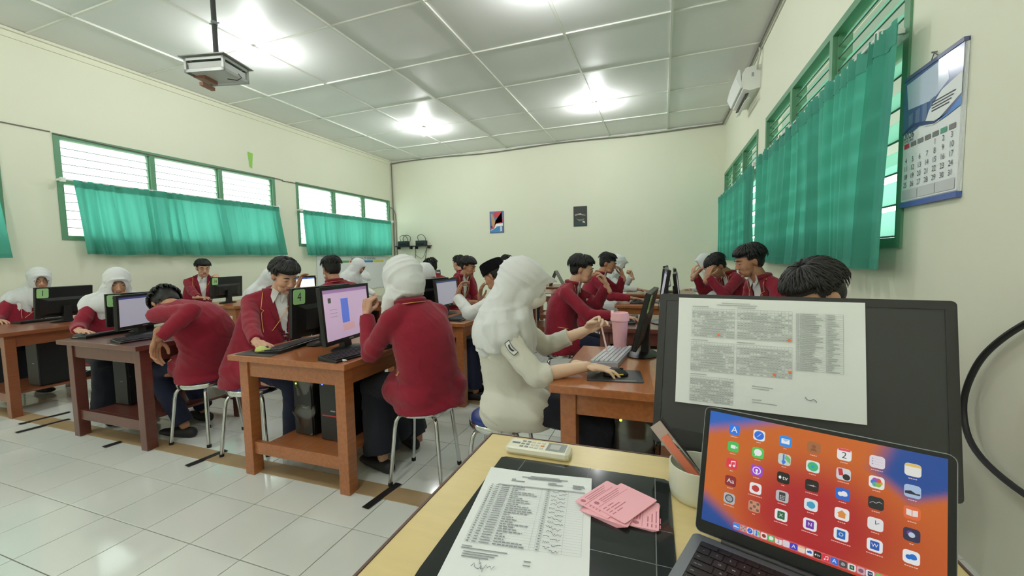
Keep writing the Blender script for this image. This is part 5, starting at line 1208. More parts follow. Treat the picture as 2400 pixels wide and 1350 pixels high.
def person(label, hip, head, yaw, pitch=15, roll=0, tyaw=None, sex='m', lod=0, top='blazer', hair='fringe', sk=0, hijab=False, R_=None, L_=None, group='students',
           slouch=0.05, glasses=False, mask=False, peci=False, legs=True, peak=0.03, cape=0.24, skirt=None, sleeve=1.0, feet=None, eyes=True, vneck=True, seed=1, capef=None, wide=1.0, capw=1.0, hemz=None, neckoff=0.0, tuckv=False, pocket=None, lyaw=None, hs=1.08):
    """hip: seat point (x,y[,z]); head: centre of the head; yaw/pitch in degrees (pitch>0 looks down). R_/L_: dict(w=wrist, d=finger dir, n=palm normal, k=pose, h=elbow hint)"""
    yaw = R(yaw); pit = R(pitch); ty = R(tyaw) if tyaw is not None else yaw
    hd = V(head); H = V((hip[0], hip[1], hip[2] if len(hip) > 2 else 0.55)); seatz = 0.474
    fwdh = dirv(yaw, -pit); uph = dirv(yaw, -pit+PI/2); rt = fwdh.cross(uph)
    uph = (Matrix.Rotation(R(roll), 3, fwdh) @ uph); MH = frame_mat(fwdh, uph, hd)
    f = dirv(ty); r = f.cross(V((0, 0, 1))); r.normalize(); up = V((0, 0, 1))
    N = hd-uph*0.145-fwdh*0.045+f*neckoff                 # base of the neck
    root = thing('person', label, 'person', (H.x, H.y, 0), 0, group)
    LT = Matrix.Translation((-H.x, -H.y, 0))
    def L_to(me):  # world coordinates -> root local
        a = arr(me)-np.array([H.x, H.y, 0]); me.vertices.foreach_set('co', a.ravel()); me.update(); return me
    mid = (H+N)/2-f*slouch+V((0, 0, slouch*0.3)); spine = [bez(H, mid+(mid-(H+N)/2), N, t) for t in (0, .15, .3, .45, .6, .75, .88, 1.0)]
    k = 0.93 if sex == 'f' else 1.0; k *= wide
    tanN = (spine[-1]-spine[-3]).normalized()
    SL = N-r*0.160*k-tanN*0.070; SR = N+r*0.160*k-tanN*0.070
    arms = []
    for side, S_, spec in (('R', SR, R_), ('L', SL, L_)):
        sg = 1 if side == 'R' else -1
        spec = dict(spec or {}); w = V(spec.get('w', tuple(H+f*0.36+r*sg*0.12+V((0, 0, 0.20)))))
        e, w = ik(S_, w, 0.275*max(1, spec.get('s', 1)), 0.245*max(1, spec.get('s', 1)), V(spec.get('h', tuple(r*sg*0.5+V((0, 0, -1))-f*0.2))))
        d = V(spec.get('d', tuple((w-e).normalized()))); n = V(spec.get('n', (0, 0, -1)))
        arms.append((sg, S_, e, w, d, n, spec.get('k', 'rest')))
    # ---- body: limbs and trunk grown together, then head and hands joined into the same mesh
    vb = (0.013, 0.020)[lod]
    mb = MB()
    mb.tube(spine, [(0.155*k, 0.10), (0.14*k, 0.095), (0.13*k, 0.09), (0.135*k, 0.095), (0.15*k, 0.10), (0.155*k, 0.095), (0.12*k, 0.07), (0.055, 0.055)], 16, ref=r)
    neck_top = hd-uph*0.07-fwdh*0.02
    for sg, S_, e, w, d, n, kk in arms:
        mb.tube([N-tanN*0.05, S_], [0.05, 0.048], 10, rnd=True); mb.tube([S_, (S_+e)/2, e], [0.047, 0.042, 0.036], 10, rnd=True); mb.tube([e, e.lerp(w, 0.35), w], [0.037, 0.036, 0.026], 10, rnd=True)
    hips = []
    if legs:
        ft = feet or {}; lf = dirv(R(lyaw)) if lyaw is not None else f; lr = lf.cross(V((0, 0, 1)))
        for sg in (-1, 1):
            hj = H+lr*sg*0.085; kn = hj+lf*0.40+V((0, 0, -0.06))+lr*sg*0.02; kn.z = 0.50
            an = V(ft[sg]) if sg in ft else kn+V((0, 0, -0.42))-lf*0.03
            an.z = 0.085; hips.append((hj, kn, an, sg)); mb.tube([hj, kn], [0.075, 0.05], 10, rnd=True); mb.tube([kn, kn.lerp(an, 0.4), an], [0.05, 0.05, 0.034], 10, rnd=True)
    me = remesh(mb, vb, 3)
    neck = MB(); neck.tube([N-tanN*0.04, N.lerp(neck_top, 0.35), neck_top, neck_top+uph*0.05], [(0.062*k, 0.058), (0.053*k, 0.054), (0.052*k, 0.056), (0.045, 0.05)], 18, ref=r)
    neck.v = [v[:] for v in neck.v]
    vs = [tuple(v) for v in arr(me)]; fs = [tuple(p.vertices) for p in me.polygons]; mi = [0]*len(fs); bpy.data.meshes.remove(me)
    def join(a, F, m=None):
        o = len(vs); vs.extend([tuple(q) for q in a]); fs.extend([tuple(i+o for i in g) for g in F]); mi.extend(m or [0]*len(F))
    join(neck.v, neck.f)
    HM = (HEADH if hijab else HEAD)[lod]; join(xf(HM, MH), [tuple(p.vertices) for p in HM.polygons], [p.material_index for p in HM.polygons])
    for sg, S_, e, w, d, n, kk in arms:
        d = d.normalized(); up_ = -(n-d*n.dot(d)).normalized(); rr = d.cross(up_)
        M = Matrix(((rr.x*sg, d.x, up_.x, w.x), (rr.y*sg, d.y, up_.y, w.y), (rr.z*sg, d.z, up_.z, w.z), (0, 0, 0, 1)))
        sc = Matrix.Diagonal((0.95, 0.95, 0.95, 1)) if sex == 'f' else Matrix.Identity(4)
        ht = hand_tpl(kk, lod); F = [tuple(p.vertices) for p in ht.polygons]
        if sg < 0: F = [g[::-1] for g in F]
        join(xf(ht, M @ sc), F)
    me = bpy.data.meshes.new('body'); me.from_pydata(vs, [], fs); me.polygons.foreach_set('material_index', mi); L_to(me)
    body = link('body', me, [M_skin[sk], M_lips], root, True)
    # eyes and brows
    if eyes:
        for s in (-1, 1):
            m1 = MB(); m1.ell((s*0.030, 0.0768, 0.0045-0.001), (0.0112, 0.0083, 0.0046 if pitch < 14 else 0.0030), 12, 8, T=LT @ MH); eo = obj('eye', m1, M_eyew, body, True)
            m1 = MB(); m1.ell((s*0.030, 0.0812, 0.0028 if pitch < 14 else 0.0015), (0.0046, 0.0044, 0.0042 if pitch < 14 else 0.0028), 10, 8, T=LT @ MH); obj('iris', m1, M_eye, eo, True) if False else obj('iris', m1, M_eye, body, True)
        m1 = MB()
        for s in (-1, 1):
            m1.tube([(s*0.018, 0.0838, 0.003), (s*0.024, 0.0862, 0.0056), (s*0.032, 0.0862, 0.006), (s*0.0395, 0.083, 0.0044), (s*0.044, 0.0795, 0.0018)], [0.0007, 0.0013, 0.0014, 0.0012, 0.0006], 6, T=LT @ MH)
        obj('eyelashes', m1, M_hair, body, True)
        m1 = MB()
        for s in (-1, 1):
            m1.tube([(s*0.013, 0.0905, 0.025), (s*0.026, 0.092, 0.031), (s*0.040, 0.0855, 0.0315), (s*0.049, 0.077, 0.027)], [(0.0015, 0.001), (0.0034, 0.0018), (0.003, 0.0016), (0.0012, 0.001)], 6, ref=(0, 0, 1), T=LT @ MH)
        obj('eyebrows', m1, M_hair, body, True)
    # ---- trousers / skirt and shoes
    if legs:
        mt = skirt or (M_skirt if sex == 'f' else M_navy); mb = MB()
        for hj, kn, an, sg in hips:
            b_ = V((0, 0, 0.0))
            if sex == 'f': mb.tube([hj-lf*0.03, hj+lf*0.2, kn+lf*0.02], [(0.115, 0.09), (0.105, 0.085), (0.095, 0.078)], 12, ref=lr, rnd=True); mb.tube([kn, kn.lerp(an, 0.5), an+V((0, 0, 0.03))], [(0.095, 0.085), (0.10, 0.095), (0.115, 0.11)], 12, ref=lr, rnd=False)
            else: mb.tube([hj-lf*0.02, hj+lf*0.2, kn+lf*0.01], [(0.088, 0.078), (0.085, 0.074), (0.072, 0.068)], 12, ref=lr, rnd=True); mb.tube([kn, kn.lerp(an, 0.5), an+V((0, 0, 0.02))], [(0.07, 0.068), (0.066, 0.066), (0.062, 0.066)], 12, ref=lr)
        mb.tube([H-lr*0.07, H+lr*0.07], [(0.09, 0.075), (0.09, 0.075)], 14, ref=lf, rnd=True)
        if sex == 'f':
            mb.tube([(hips[0][1]+hips[1][1])/2+V((0, 0, -0.02)), (hips[0][2]+hips[1][2])/2+V((0, 0, 0.05))], [(0.09, 0.07), (0.10, 0.08)], 12, ref=lr)
        me = remesh(mb, (0.014, 0.022)[lod], 4); displace(me, lambda a, n: wrinkle(a, 0.008, 42, seed)); L_to(me)
        link('skirt' if sex == 'f' else 'trousers', me, mt, root, True)
        for hj, kn, an, sg in hips:
            mb = MB(); a0 = an+V((0, 0, -0.05)); fd = (lf+lr*sg*0.15).normalized()
            mb.tube([a0-fd*0.05, a0+fd*0.04, a0+fd*0.12, a0+fd*0.17], [(0.036, 0.040), (0.040, 0.038), (0.044, 0.030), (0.038, 0.022)], 12, ref=lr, rnd=True, T=LT)
            for v in range(len(mb.v)):
                x, y, z = mb.v[v]; mb.v[v] = (x, y, max(0.001, z))
            obj('shoe', mb, M_shoe, root, True)
    # ---- upper garment
    gm = {'blazer': M_maroon, 'white': M_cloth_w, 'cream': M_cream}[top]
    vx = (0.0105, 0.017)[lod]
    mb = MB(); th = 1.0 if top == 'blazer' else 0.97
    fl = 0.10
    low = V((H.x, H.y, 0.440 if not hemz else hemz))-f*0.015
    S = [low]+spine
    rad = [(0.218, 0.190), (0.205, 0.166), (0.190, 0.150), (0.183, 0.142), (0.183, 0.140), (0.186, 0.138), (0.176, 0.122), (0.135, 0.088), (0.066, 0.066)]
    if hemz: rad[0] = (0.185, 0.145)
    mb.tube(S, [(a*k*th, b*th) for a, b in rad], 22, ref=r, rnd=False)
    for hj, kn, an, sg in (hips if legs else []):
        q_ = 0.020 if sex == 'f' else 0.008; mb.tube([hj-lf*0.04, hj+lf*(0.10 if hemz else 0.12)], [(0.112+q_, 0.10+q_), (0.10+q_*1.3, 0.092+q_*1.2)], 12, ref=r, rnd=True)
    for sg, S_, e, w, d, n, kk in arms:
        mb.tube([N-tanN*0.02, S_.lerp(N, 0.5)+tanN*0.004, S_], [(0.058, 0.045), (0.056, 0.048), (0.056, 0.054)], 12, rnd=True)
        se = min(1.0, sleeve) if not isinstance(sleeve, dict) else sleeve.get(sg, 1.0)
        end = e.lerp(w, se)-(w-e).normalized()*(0.012 if se == 1 else 0)
        mb.tube([S_, S_.lerp(e, 0.5), e], [0.058, 0.056, 0.053], 14, rnd=True)
        if se > 0.02: mb.tube([e, e.lerp(end, 0.5), end], [0.055, 0.049, 0.043 if se > .9 else 0.05], 14, rnd=False); mb.ell(tuple(e), (0.055, 0.055, 0.055))
    me = remesh(mb, vx, 9)
    elb = [a_[2] for a_ in arms]
    def dsp(a, n):
        d = wrinkle(a, 0.0058 if top == 'blazer' else 0.0085, 50, seed)
        for e in elb:
            q = np.linalg.norm(a-np.array(e), axis=1); d += 0.010*np.exp(-(q/0.10)**2)*(np.abs(np.sin(q*48+seed+a[:, 0]*9))-0.4)
        q = (a-np.array(H))@np.array(up); d += 0.009*np.exp(-(q/0.14)**2)*(np.abs(np.sin((a@np.array(r))*15+(a@np.array(up))*19+seed))-0.4)
        return d*(1 if lod == 0 else 0.7)
    displace(me, dsp)
    a = arr(me); zc_ = (hemz or 0.440)+0.014; a[:, 2] = np.maximum(a[:, 2], zc_)
    for sg, S_, e, w, d, n, kk in arms:
        se = min(1.0, sleeve) if not isinstance(sleeve, dict) else sleeve.get(sg, 1.0)
        u_ = (w-e).normalized(); end = e.lerp(w, se)-u_*(0.012 if se == 1 else 0); un = np.array(u_); q = a-np.array(end); t_ = q@un
        rad_ = np.linalg.norm(q-t_[:, None]*un, axis=1); m_ = (t_ > -0.006) & (rad_ < 0.075) & (t_ < 0.06); a[m_] -= un*(t_[m_]+0.006)[:, None]
    me.vertices.foreach_set('co', a.ravel()); me.update()
    Nn, fn, rn, tn = np.array(N), np.array((f-tanN*f.dot(tanN)).normalized()), np.array(r), np.array(tanN)
    def loc(c): q = c-Nn; return q@rn, -(q@tn), q@fn
    outer = me
    if top == 'blazer' and vneck and not hijab or top == 'blazer' and vneck == 'open':
        def predV(c):
            x, b, z = loc(c); w = 0.058*np.clip(1-(b-0.0)/0.34, 0, 1)**0.8; return (z > 0.015) & (z < 0.17) & (b > -0.05) & (b < 0.34) & (np.abs(x) < w)
        def predLap(c):
            x, b, z = loc(c); w0 = 0.058*np.clip(1-b/0.34, 0, 1)**0.8; w1 = w0+0.052*np.clip((0.36-b)/0.20, 0, 1)*np.where(b < 0.14, 1.0, 0.8); return (z > 0.0) & (z < 0.17) & (b > -0.02) & (b < 0.36) & (np.abs(x) >= w0) & (np.abs(x) < w1)
        def snap(me, pred, wfun, lo, hi):
            a = arr(me); F = [list(p.vertices) for p in me.polygons]; cen = np.array([a[q].mean(0) for q in F]); m = pred(cen)
            cnt = np.zeros((len(a), 2), int)
            for q, t in zip(F, m): cnt[q, int(t)] += 1
            idx = np.where((cnt[:, 0] > 0) & (cnt[:, 1] > 0))[0]
            x, b, z = loc(a[idx]); w = wfun(b); ok = (b > lo) & (b < hi) & (np.abs(np.abs(x)-w) < 0.02)
            tgt = np.sign(x)*w; a[idx[ok]] += rn[None, :]*(tgt-x)[ok][:, None]; me.vertices.foreach_set('co', a.ravel()); me.update()
        snap(me, predV, lambda b: 0.058*np.clip(1-b/0.34, 0, 1)**0.8, -0.04, 0.33)
        snap(me, predLap, lambda b: 0.058*np.clip(1-b/0.34, 0, 1)**0.8+0.052*np.clip((0.36-b)/0.20, 0, 1)*np.where(b < 0.14, 1.0, 0.8), -0.01, 0.35)
        ins, outs = split_faces(me, predV)
        lapf, _ = split_faces(me, predLap)
        if ins[1]:
            sh = from_vf('shirt', ins); displace(sh, lambda a, n: np.full(len(a), -0.007)); L_to(sh); so = link('shirt', sh, M_cloth_w, root, True)
            # collar points of the shirt
            bvh0 = BVHTree.FromPolygons([V(v) for v in arr(me)], [tuple(p.vertices) for p in me.polygons])
            def onb(x, b, off=0.004, sd=None):
                o = N+r*x-tanN*b+f*0.19; hit = bvh0.ray_cast(o, -f, 0.2); q = hit[0] if hit[0] else o-f*0.13
                return q+f*off
            for s in (-1, 1):
                q = [onb(s*0.008, 0.005, 0.010), onb(s*0.060, -0.035, -0.004), onb(s*0.055, 0.030, 0.012), onb(s*0.026, 0.085, 0.014)]
                m1 = MB(); m1.add([LT @ v for v in q]+[LT @ (v-f*0.005) for v in q], [(0, 1, 2, 3), (7, 6, 5, 4), (0, 4, 5, 1), (1, 5, 6, 2), (2, 6, 7, 3), (3, 7, 4, 0)]); obj('shirt_collar', m1, M_cloth_w, root)
            if lapf[1]:
                lp = from_vf('lapel', lapf); displace(lp, lambda a, n: np.full(len(a), 0.006)); L_to(lp); lo = link('lapel', lp, M_maroon2, root, True)
                md = lo.modifiers.new('t', 'SOLIDIFY'); md.thickness = 0.006; md.offset = -1
            for s in (-1, 1):
                pth = []
                for b in (0.0, 0.04, 0.08, 0.12, 0.135, 0.15, 0.19, 0.24, 0.29, 0.33):
                    w0 = 0.058*max(0, 1-b/0.34)**0.8; w1 = w0+0.052*min(1, max(0, (0.36-b)/0.20))*(1.0 if b < 0.13 else (0.62 if b < 0.145 else 0.85)); pth.append(LT @ onb(s*w1, b, 0.009))
                m1 = MB(); m1.tube(pth, 0.0024, 6); obj('gold_piping', m1, M_gold, root, True)
            outer = from_vf('blazer', outs)
    L_to(outer); outer_o = link('blazer' if top == 'blazer' else 'uniform_shirt', outer, gm, root, True)
    if pocket:
        bv = BVHTree.FromPolygons([V(v) for v in arr(outer)], [tuple(p.vertices) for p in outer.polygons]); pp = []
        for i in range(5):
            q = bv.find_nearest(LT @ V(pocket[0]).lerp(V(pocket[1]), i/4)); pp.append(q[0]+q[1]*0.002)
        m1 = MB(); m1.tube(pp, 0.0028, 6); obj('pocket_trim', m1, M_gold, root, True)
    if top == 'blazer':
        # collar roll at the neck with gold edge, pocket line
        if not (hijab and vneck is True):
            pts = []; 
            for i in range(13):
                a = R(-35-290*i/12) if False else R(50+ (360-100)*i/12)      # from front-right round the back to front-left
                dd = f*math.cos(a)+r*math.sin(a); pts.append(LT @ (N+dd*0.075*(k if k < 1 else 1)+tanN*(0.018+0.012*(-math.cos(a)))))
            m1 = MB(); m1.tube(pts, [(0.010, 0.022)]*13, 8, ref=(0, 0, 1)); 
            m1 = MB(); m1.tube([p for p in pts], [0.013]+[0.019]*11+[0.013], 8); obj('collar', m1, M_maroon2, root, True)
            m1 = MB(); m1.tube([p+V((0, 0, -0.016))+(p-LT @ N).normalized()*0.016 for p in pts[2:11]], 0.0025, 6); obj('gold_piping', m1, M_gold, root, True)
    # ---- head wear
    if hijab:
        hx = (0.0082, 0.0135)[lod]; mb = MB(); TT = MH @ Matrix.Diagonal((hs, hs, 1+(hs-1)*0.6, 1)); z0 = V
        mb.ell((0, -0.012, 0.030), (0.087, 0.108, 0.095), 28, 18, T=TT); mb.ell((0, 0.008, -0.045), (0.078, 0.084, 0.078), 24, 14, T=TT)
        mb.ell((0, -0.052, -0.02), (0.080, 0.068, 0.09), 20, 12, T=TT); mb.ell((0, 0.018, -0.005), (0.076, 0.084, 0.096), 24, 14, T=TT)
        if peak > 0.04: mb.ell((0, 0.034, 0.0), (0.066, 0.085, 0.090), 24, 14, T=TT)
        mb.tube([(-0.072, 0.030, -0.02), (-0.062, 0.062, 0.030), (-0.035, 0.088, 0.062), (0, 0.096+peak*0.5, 0.070 if peak <= 0.02 else 0.058), (0.035, 0.088, 0.062), (0.062, 0.062, 0.030), (0.072, 0.030, -0.02)], 0.006, 10, rnd=True, T=TT)
        if peak > 0.02: mb.loft([[TT @ V(q) for q in ((-0.064, 0.055, 0.0), (0.064, 0.055, 0.0), (0.050, 0.045, 0.098), (-0.050, 0.045, 0.098))], [TT @ V(q) for q in ((-0.005, 0.094+peak, 0.050), (0.005, 0.094+peak, 0.050), (0.005, 0.092+peak, 0.060), (-0.005, 0.092+peak, 0.060))]])
        # drape over neck, shoulders, chest, back
        chin = hd-uph*0.10+fwdh*0.02
        cb = capef if capef is not None else cape
        sec = [(chin, 0.080, 0.082), (N+V((0, 0, 0.01)), 0.108, 0.100), (N-tanN*0.02, 0.180*k*capw, 0.125), (N-tanN*0.055, 0.222*k*capw, 0.14), (N-tanN*0.095, 0.240*k*capw, 0.15), (N-tanN*0.14, 0.245*k*capw, 0.15)]
        if tuckv:
            mb.tube([hd-uph*0.05-fwdh*0.015, N+tanN*0.03], [(0.084, 0.092), (0.086, 0.084)], 24, ref=r)
            mb.tube([hd+fwdh*0.01-uph*0.03, N+f*0.07+V((0, 0, 0.02))-r*0.02, N+f*0.12-tanN*0.13-r*0.04], [(0.082, 0.06), (0.115, 0.05), (0.13, 0.035)], 20, ref=r)
        else: mb.tube([q[0] for q in sec], [(q[1], q[2]) for q in sec], 28, ref=r)
        if not tuckv:
            mb.tube([hd-fwdh*0.03, N-f*0.04-tanN*0.02, N-f*0.065-tanN*cape], [(0.085, 0.085), (0.13*capw, 0.08), (0.165*k*capw, 0.065)], 20, ref=r)
            for sg, S_, e, w, d, n, kk in arms: mb.tube([N+tanN*0.01, S_.lerp(N, 0.4)+tanN*0.01, S_, S_.lerp(e, 0.16)], [0.066, 0.068, 0.074, 0.073], 14, rnd=True)
            mb.tube([chin, N+f*0.075-tanN*0.03, N+f*0.10-tanN*cb], [(0.07, 0.06), (0.125*capw, 0.06), (0.15*k*capw, 0.055)], 20, ref=r)
        me = remesh(mb, hx, 4)
        MHi = np.array(MH.inverted()); 
        def hl(a): return a @ MHi[:3, :3].T + MHi[:3, 3]
        def face_open(c):
            q = hl(c); zc = -0.018; return (q[:, 1] > 0.02) & ((q[:, 0]/0.046)**2+((q[:, 2]-zc)/0.076)**2 < 1)
        _, outs = split_faces(me, face_open); hm = from_vf('hijab', outs)
        # snap rim, then folds
        bm = bmesh.new(); bm.from_mesh(hm); rim = [v for v in bm.verts if v.is_boundary]; MHm = MH.inverted(); MHn = MH
        for v in rim:
            q = MHm @ v.co; dx, dz = q.x/0.046, (q.z+0.018)/0.076; L = math.hypot(dx, dz)
            if L > 1e-3 and 0.5 < L < 1.6: q.x = 0.046*dx/L; q.z = -0.018+0.076*dz/L; v.co = MHn @ q
        bm.to_mesh(hm); bm.free(); hm.update()
        hn = np.array(hd); upn = np.array(uph)
        def fold(a, n):
            q = a-Nn; x = q@rn; z = q@np.array(f); b = np.clip(0.10-(q@tn), 0, 0.4); ang = np.arctan2(x, z)
            m = np.clip(b/0.25, 0, 1); q2 = hl(a); keep = np.clip((0.14-np.abs(q2[:, 1]-0.09))*0+1, 0, 1)
            d = m*(0.011*(np.abs(np.sin(ang*4.5+seed+4*b))-0.5)+0.007*(np.abs(np.sin(ang*9+2*seed+7*b))-0.5)); ph = q2[:, 1]*26+q2[:, 2]*20+6*np.sin(q2[:, 2]*14+seed); d += 0.006*((1-np.abs(np.sin(ph)))**2.5-0.2)*(q2[:, 1] < 0.05)*np.clip(1-m, 0, 1); return d
        displace(hm, fold)
        a = arr(hm); q = a-Nn; b = -(q@tn); zf = q@np.array(f); lim = np.where(zf < 0, cape, cb)-0.02; ex = np.clip(b-lim, 0, None); a += tn[None, :]*ex[:, None]; hm.vertices.foreach_set('co', a.ravel()); hm.update(); L_to(hm); ho = link('hijab', hm, M_hijab, root, True); md = ho.modifiers.new('t', 'SOLIDIFY'); md.thickness = 0.0025; md.offset = 0
    else:
        if hair:
            ht = hair_tpl(hair, lod); me = bpy.data.meshes.new('hair'); a = xf(ht, LT @ MH); me.from_pydata([tuple(q) for q in a], [], [tuple(p.vertices) for p in ht.polygons if not (peci and p.center.z > 0.028)]); link('hair', me, M_hair, root, True)
    if peci:
        mb = MB(); T = LT @ MH @ Matrix.Rotation(R(-4), 4, 'X')
        secs = []
        for z, a, b in ((0.030, 0.090, 0.111), (0.070, 0.090, 0.112), (0.120, 0.082, 0.107), (0.126, 0.075, 0.100), (0.120, 0.03, 0.09)):
            secs.append([T @ V((a*math.cos(2*PI*j/36), -0.014+b*math.sin(2*PI*j/36), z+0.006*math.sin(2*PI*j/36))) for j in range(36)])
        mb.loft(secs); obj('cap', mb, M_peci, root, True)
    if glasses:
        mb = MB(); T = LT @ MH
        for s in (-1, 1):
            c = [(s*0.031+0.022*math.cos(a)*(1.0), 0.0955-0.006*abs(math.cos(a)) if s*math.cos(a) > 0 else 0.0955, 0.004+0.0165*math.sin(a)) for a in [2*PI*i/20 for i in range(21)]]
            mb.tube(c, 0.0014, 5, T=T); mb.tube([(s*0.053, 0.09, 0.008), (s*0.074, 0.05, 0.008), (s*0.079, -0.01, 0.004)], 0.0015, 5, T=T)
        mb.tube([(-0.01, 0.097, 0.008), (0.01, 0.097, 0.008)], 0.0013, 5, T=T); obj('glasses', mb, mat('glasses_frame', (60, 46, 44), 0.3, 0.5), root, True)
    if mask:
        mb = MB(); T = MH
        mb.ell((0, 0.056, -0.048), (0.062, 0.068, 0.058), 24, 16, T=T)
        mb.ell((0, 0.098, -0.042), (0.034, 0.036, 0.042), 16, 12, T=T)
        me = remesh(mb, 0.005, 6); _, outs = split_faces(me, lambda c: hl(c)[:, 1] < 0.02 if hijab else ((c @ np.array(MH.inverted())[:3, :3].T+np.array(MH.inverted())[:3, 3])[:, 1] < 0.02)); m2 = from_vf('face_mask', outs); L_to(m2); link('face_mask', m2, mat('mask_white', (236, 234, 228), 0.8), root, True)
        if not hijab:
            m1 = MB()
            for s in (-1, 1): m1.tube([(s*0.055, 0.045, -0.03), (s*0.072, 0.01, -0.012), (s*0.084, -0.022, 0.0), (s*0.072, 0.0, -0.04), (s*0.054, 0.03, -0.07)], 0.0015, 5, T=LT @ MH)
            obj('mask_strap', m1, M_white, root, True)
    root['_dbg'] = 0; del root['_dbg']
    return root, MH, arms
DN = (0, 0, -1)
person('girl at the left edge in white veil, round glasses and maroon blazer behind monitor 1', (-6.45, 2.22), (-6.33, 2.44, 1.165), -12, 16, tyaw=-8, sex='f', hijab=True, sk=0, glasses=True, R_=dict(w=(-6.15, 2.02, 0.785), d=(0.9, 0.15, -0.05)), L_=dict(w=(-5.95, 2.5, 0.78)), peak=0.012, cape=0.30, capw=0.72, vneck='open', seed=2)
person('girl in white veil and maroon blazer behind monitor 2, one hand over her mouth', (-4.62, 2.16), (-4.55, 2.24, 1.145), -22, 22, tyaw=-12, sex='f', hijab=True, sk=0, R_=dict(w=(-4.33, 1.86, 0.785), d=(0.95, -0.1, -0.05)), L_=dict(w=(-4.36, 2.20, 0.985), d=(-0.5, 0.2, 0.8), n=(-0.8, 0.2, -0.3), k='fist'), peak=0.012, cape=0.33, capw=1.0, seed=3)
person('student in maroon slumped over the dark table, black hair, one arm hanging down', (-3.17, 2.07), (-3.38, 1.94, 1.00), 165, 70, tyaw=185, sex='m', hair='fringe', sk=1, L_=dict(w=(-2.98, 1.64, 0.82), d=(-0.2, -0.1, -1), n=(1, 0.3, 0), k='relax', h=(0.6, 0.3, 0.25)), wide=1.1, pocket=((-3.33, 1.85, 0.614), (-3.267, 1.85, 0.646)), R_=dict(w=(-3.55, 2.2, 0.80), d=(-1, 0, 0)), slouch=0.13, vneck=False, seed=4, feet={-1: (-3.35, 1.98, 0.08), 1: (-3.55, 2.25, 0.08)})
person('boy with glasses in maroon blazer, hand on his chin, behind monitor 14', (-6.45, 4.05), (-6.36, 4.16, 1.235), -20, 12, tyaw=-32, sex='m', hair='fringe', sk=0, lod=0, glasses=True, L_=dict(w=(-6.12, 4.20, 1.065), d=(-0.45, -0.1, 0.75), n=(-0.7, 0.2, -0.4), k='fist'), R_=dict(w=(-5.98, 3.85, 0.785), d=(0.9, 0.3, 0)), seed=5, lyaw=0)
person('boy with a thick black fringe in maroon blazer at monitor 4, hand on the mouse', (-2.68, 2.05), (-2.60, 2.27, 1.185), -14, 26, tyaw=-30, sex='m', hair='fringe', sk=0, lod=0, R_=dict(w=(-2.40, 1.86, 0.785), d=(0.9, -0.35, -0.1), k='rest'), L_=dict(w=(-2.36, 2.30, 1.00), d=(-0.5, 0, 0.8), n=(-0.6, -0.2, -0.5), k='fist'), seed=6, lyaw=8)
person('student in white veil and white shirt half hidden behind the boy at monitor 4', (-4.50, 3.66), (-4.40, 3.66, 1.10), 10, 35, tyaw=0, sex='f', hijab=True, top='white', lod=1, seed=7, peak=0.02)
person('boy in maroon with face mask strap, seen from behind, hand raised to his temple', (-3.02, 3.42), (-3.12, 3.27, 1.215), 158, 12, tyaw=170, sex='m', hair='short', sk=1, lod=0, mask=True, L_=dict(w=(-3.30, 3.02, 1.05), d=(0.1, 0.2, 0.95), n=(0.6, 0.5, 0.2), k='cup'), vneck=False, seed=8)
person('girl in white veil and white shirt, third row, facing right', (-4.68, 5.3), (-4.58, 5.38, 1.215), 5, 30, tyaw=5, sex='f', hijab=True, top='white', sk=0, lod=1, peak=0.03, seed=9)
person('girl in white veil mostly hidden behind the third-row girl facing right', (-5.62, 6.5), (-5.60, 6.55, 1.20), 150, 20, sex='f', hijab=True, top='white', lod=1, seed=10)
person('girl seen from behind in white veil and maroon blazer, fist by her cheek', (-1.26, 2.02), (-1.37, 1.96, 1.175), 160, 12, tyaw=158, sex='f', hijab=True, sk=0, lod=0, L_=dict(w=(-1.60, 1.93, 0.985), d=(0.1, 0.05, 1), n=(0.15, 1, 0), k='fist', h=(0.1, -0.25, -1)), R_=dict(w=(-1.7, 2.2, 0.79), d=(-1, 0, 0)), peak=0.012, tuckv=True, vneck=False, hs=1.17, pocket=((-1.415, 1.78, 0.677), (-1.339, 1.78, 0.683)), seed=11, wide=1.06, feet={1: (-1.62, 2.35, .08), -1: (-1.60, 2.02, .08)}, slouch=0.05)
person('boy with short brown hair whose head top shows behind the bowed white veil', (-3.0, 5.25), (-3.15, 5.2, 1.185), 170, 15, sex='m', hair='short', sk=1, lod=1, vneck=False, seed=12)
person('girl in white veil and maroon blazer bowing her head, behind the girl seen from behind', (-2.62, 4.25), (-2.62, 4.2, 1.125), 20, 45, tyaw=30, sex='f', hijab=True, lod=1, seed=13, capw=0.8, cape=0.08)
person('boy in maroon facing left, behind the second boy in the far middle', (-2.95, 6.0), (-3.08, 5.95, 1.225), 165, 10, sex='m', hair='short', sk=0, lod=1, vneck=False, seed=14)
person('boy in maroon blazer with black hair looking right, next to the black cap', (-2.62, 4.95), (-2.40, 4.92, 1.19), -5, 18, tyaw=-15, sex='m', hair='fringe', sk=1, lod=0, seed=15)
person('boy in black flat-topped cap and white shirt, hand on his face, facing left', (-1.22, 3.42), (-1.33, 3.22, 1.14), 168, 24, tyaw=175, sex='m', top='white', hair='short', peci=True, sk=1, lod=0, L_=dict(w=(-1.60, 3.05, 0.985), d=(0.25, 0.15, 0.9), n=(0.9, 0.2, -0.2), k='cup', h=(0.1, -0.8, -0.8)), R_=dict(w=(-1.58, 3.45, 0.9), d=(0.1, 0, 1)), vneck=False, seed=16)
person('student whose black hair shows above the black cap and the big white veil', (-2.5, 6.95), (-2.58, 6.86, 1.225), 10, 10, sex='m', hair='short', lod=1, seed=17)
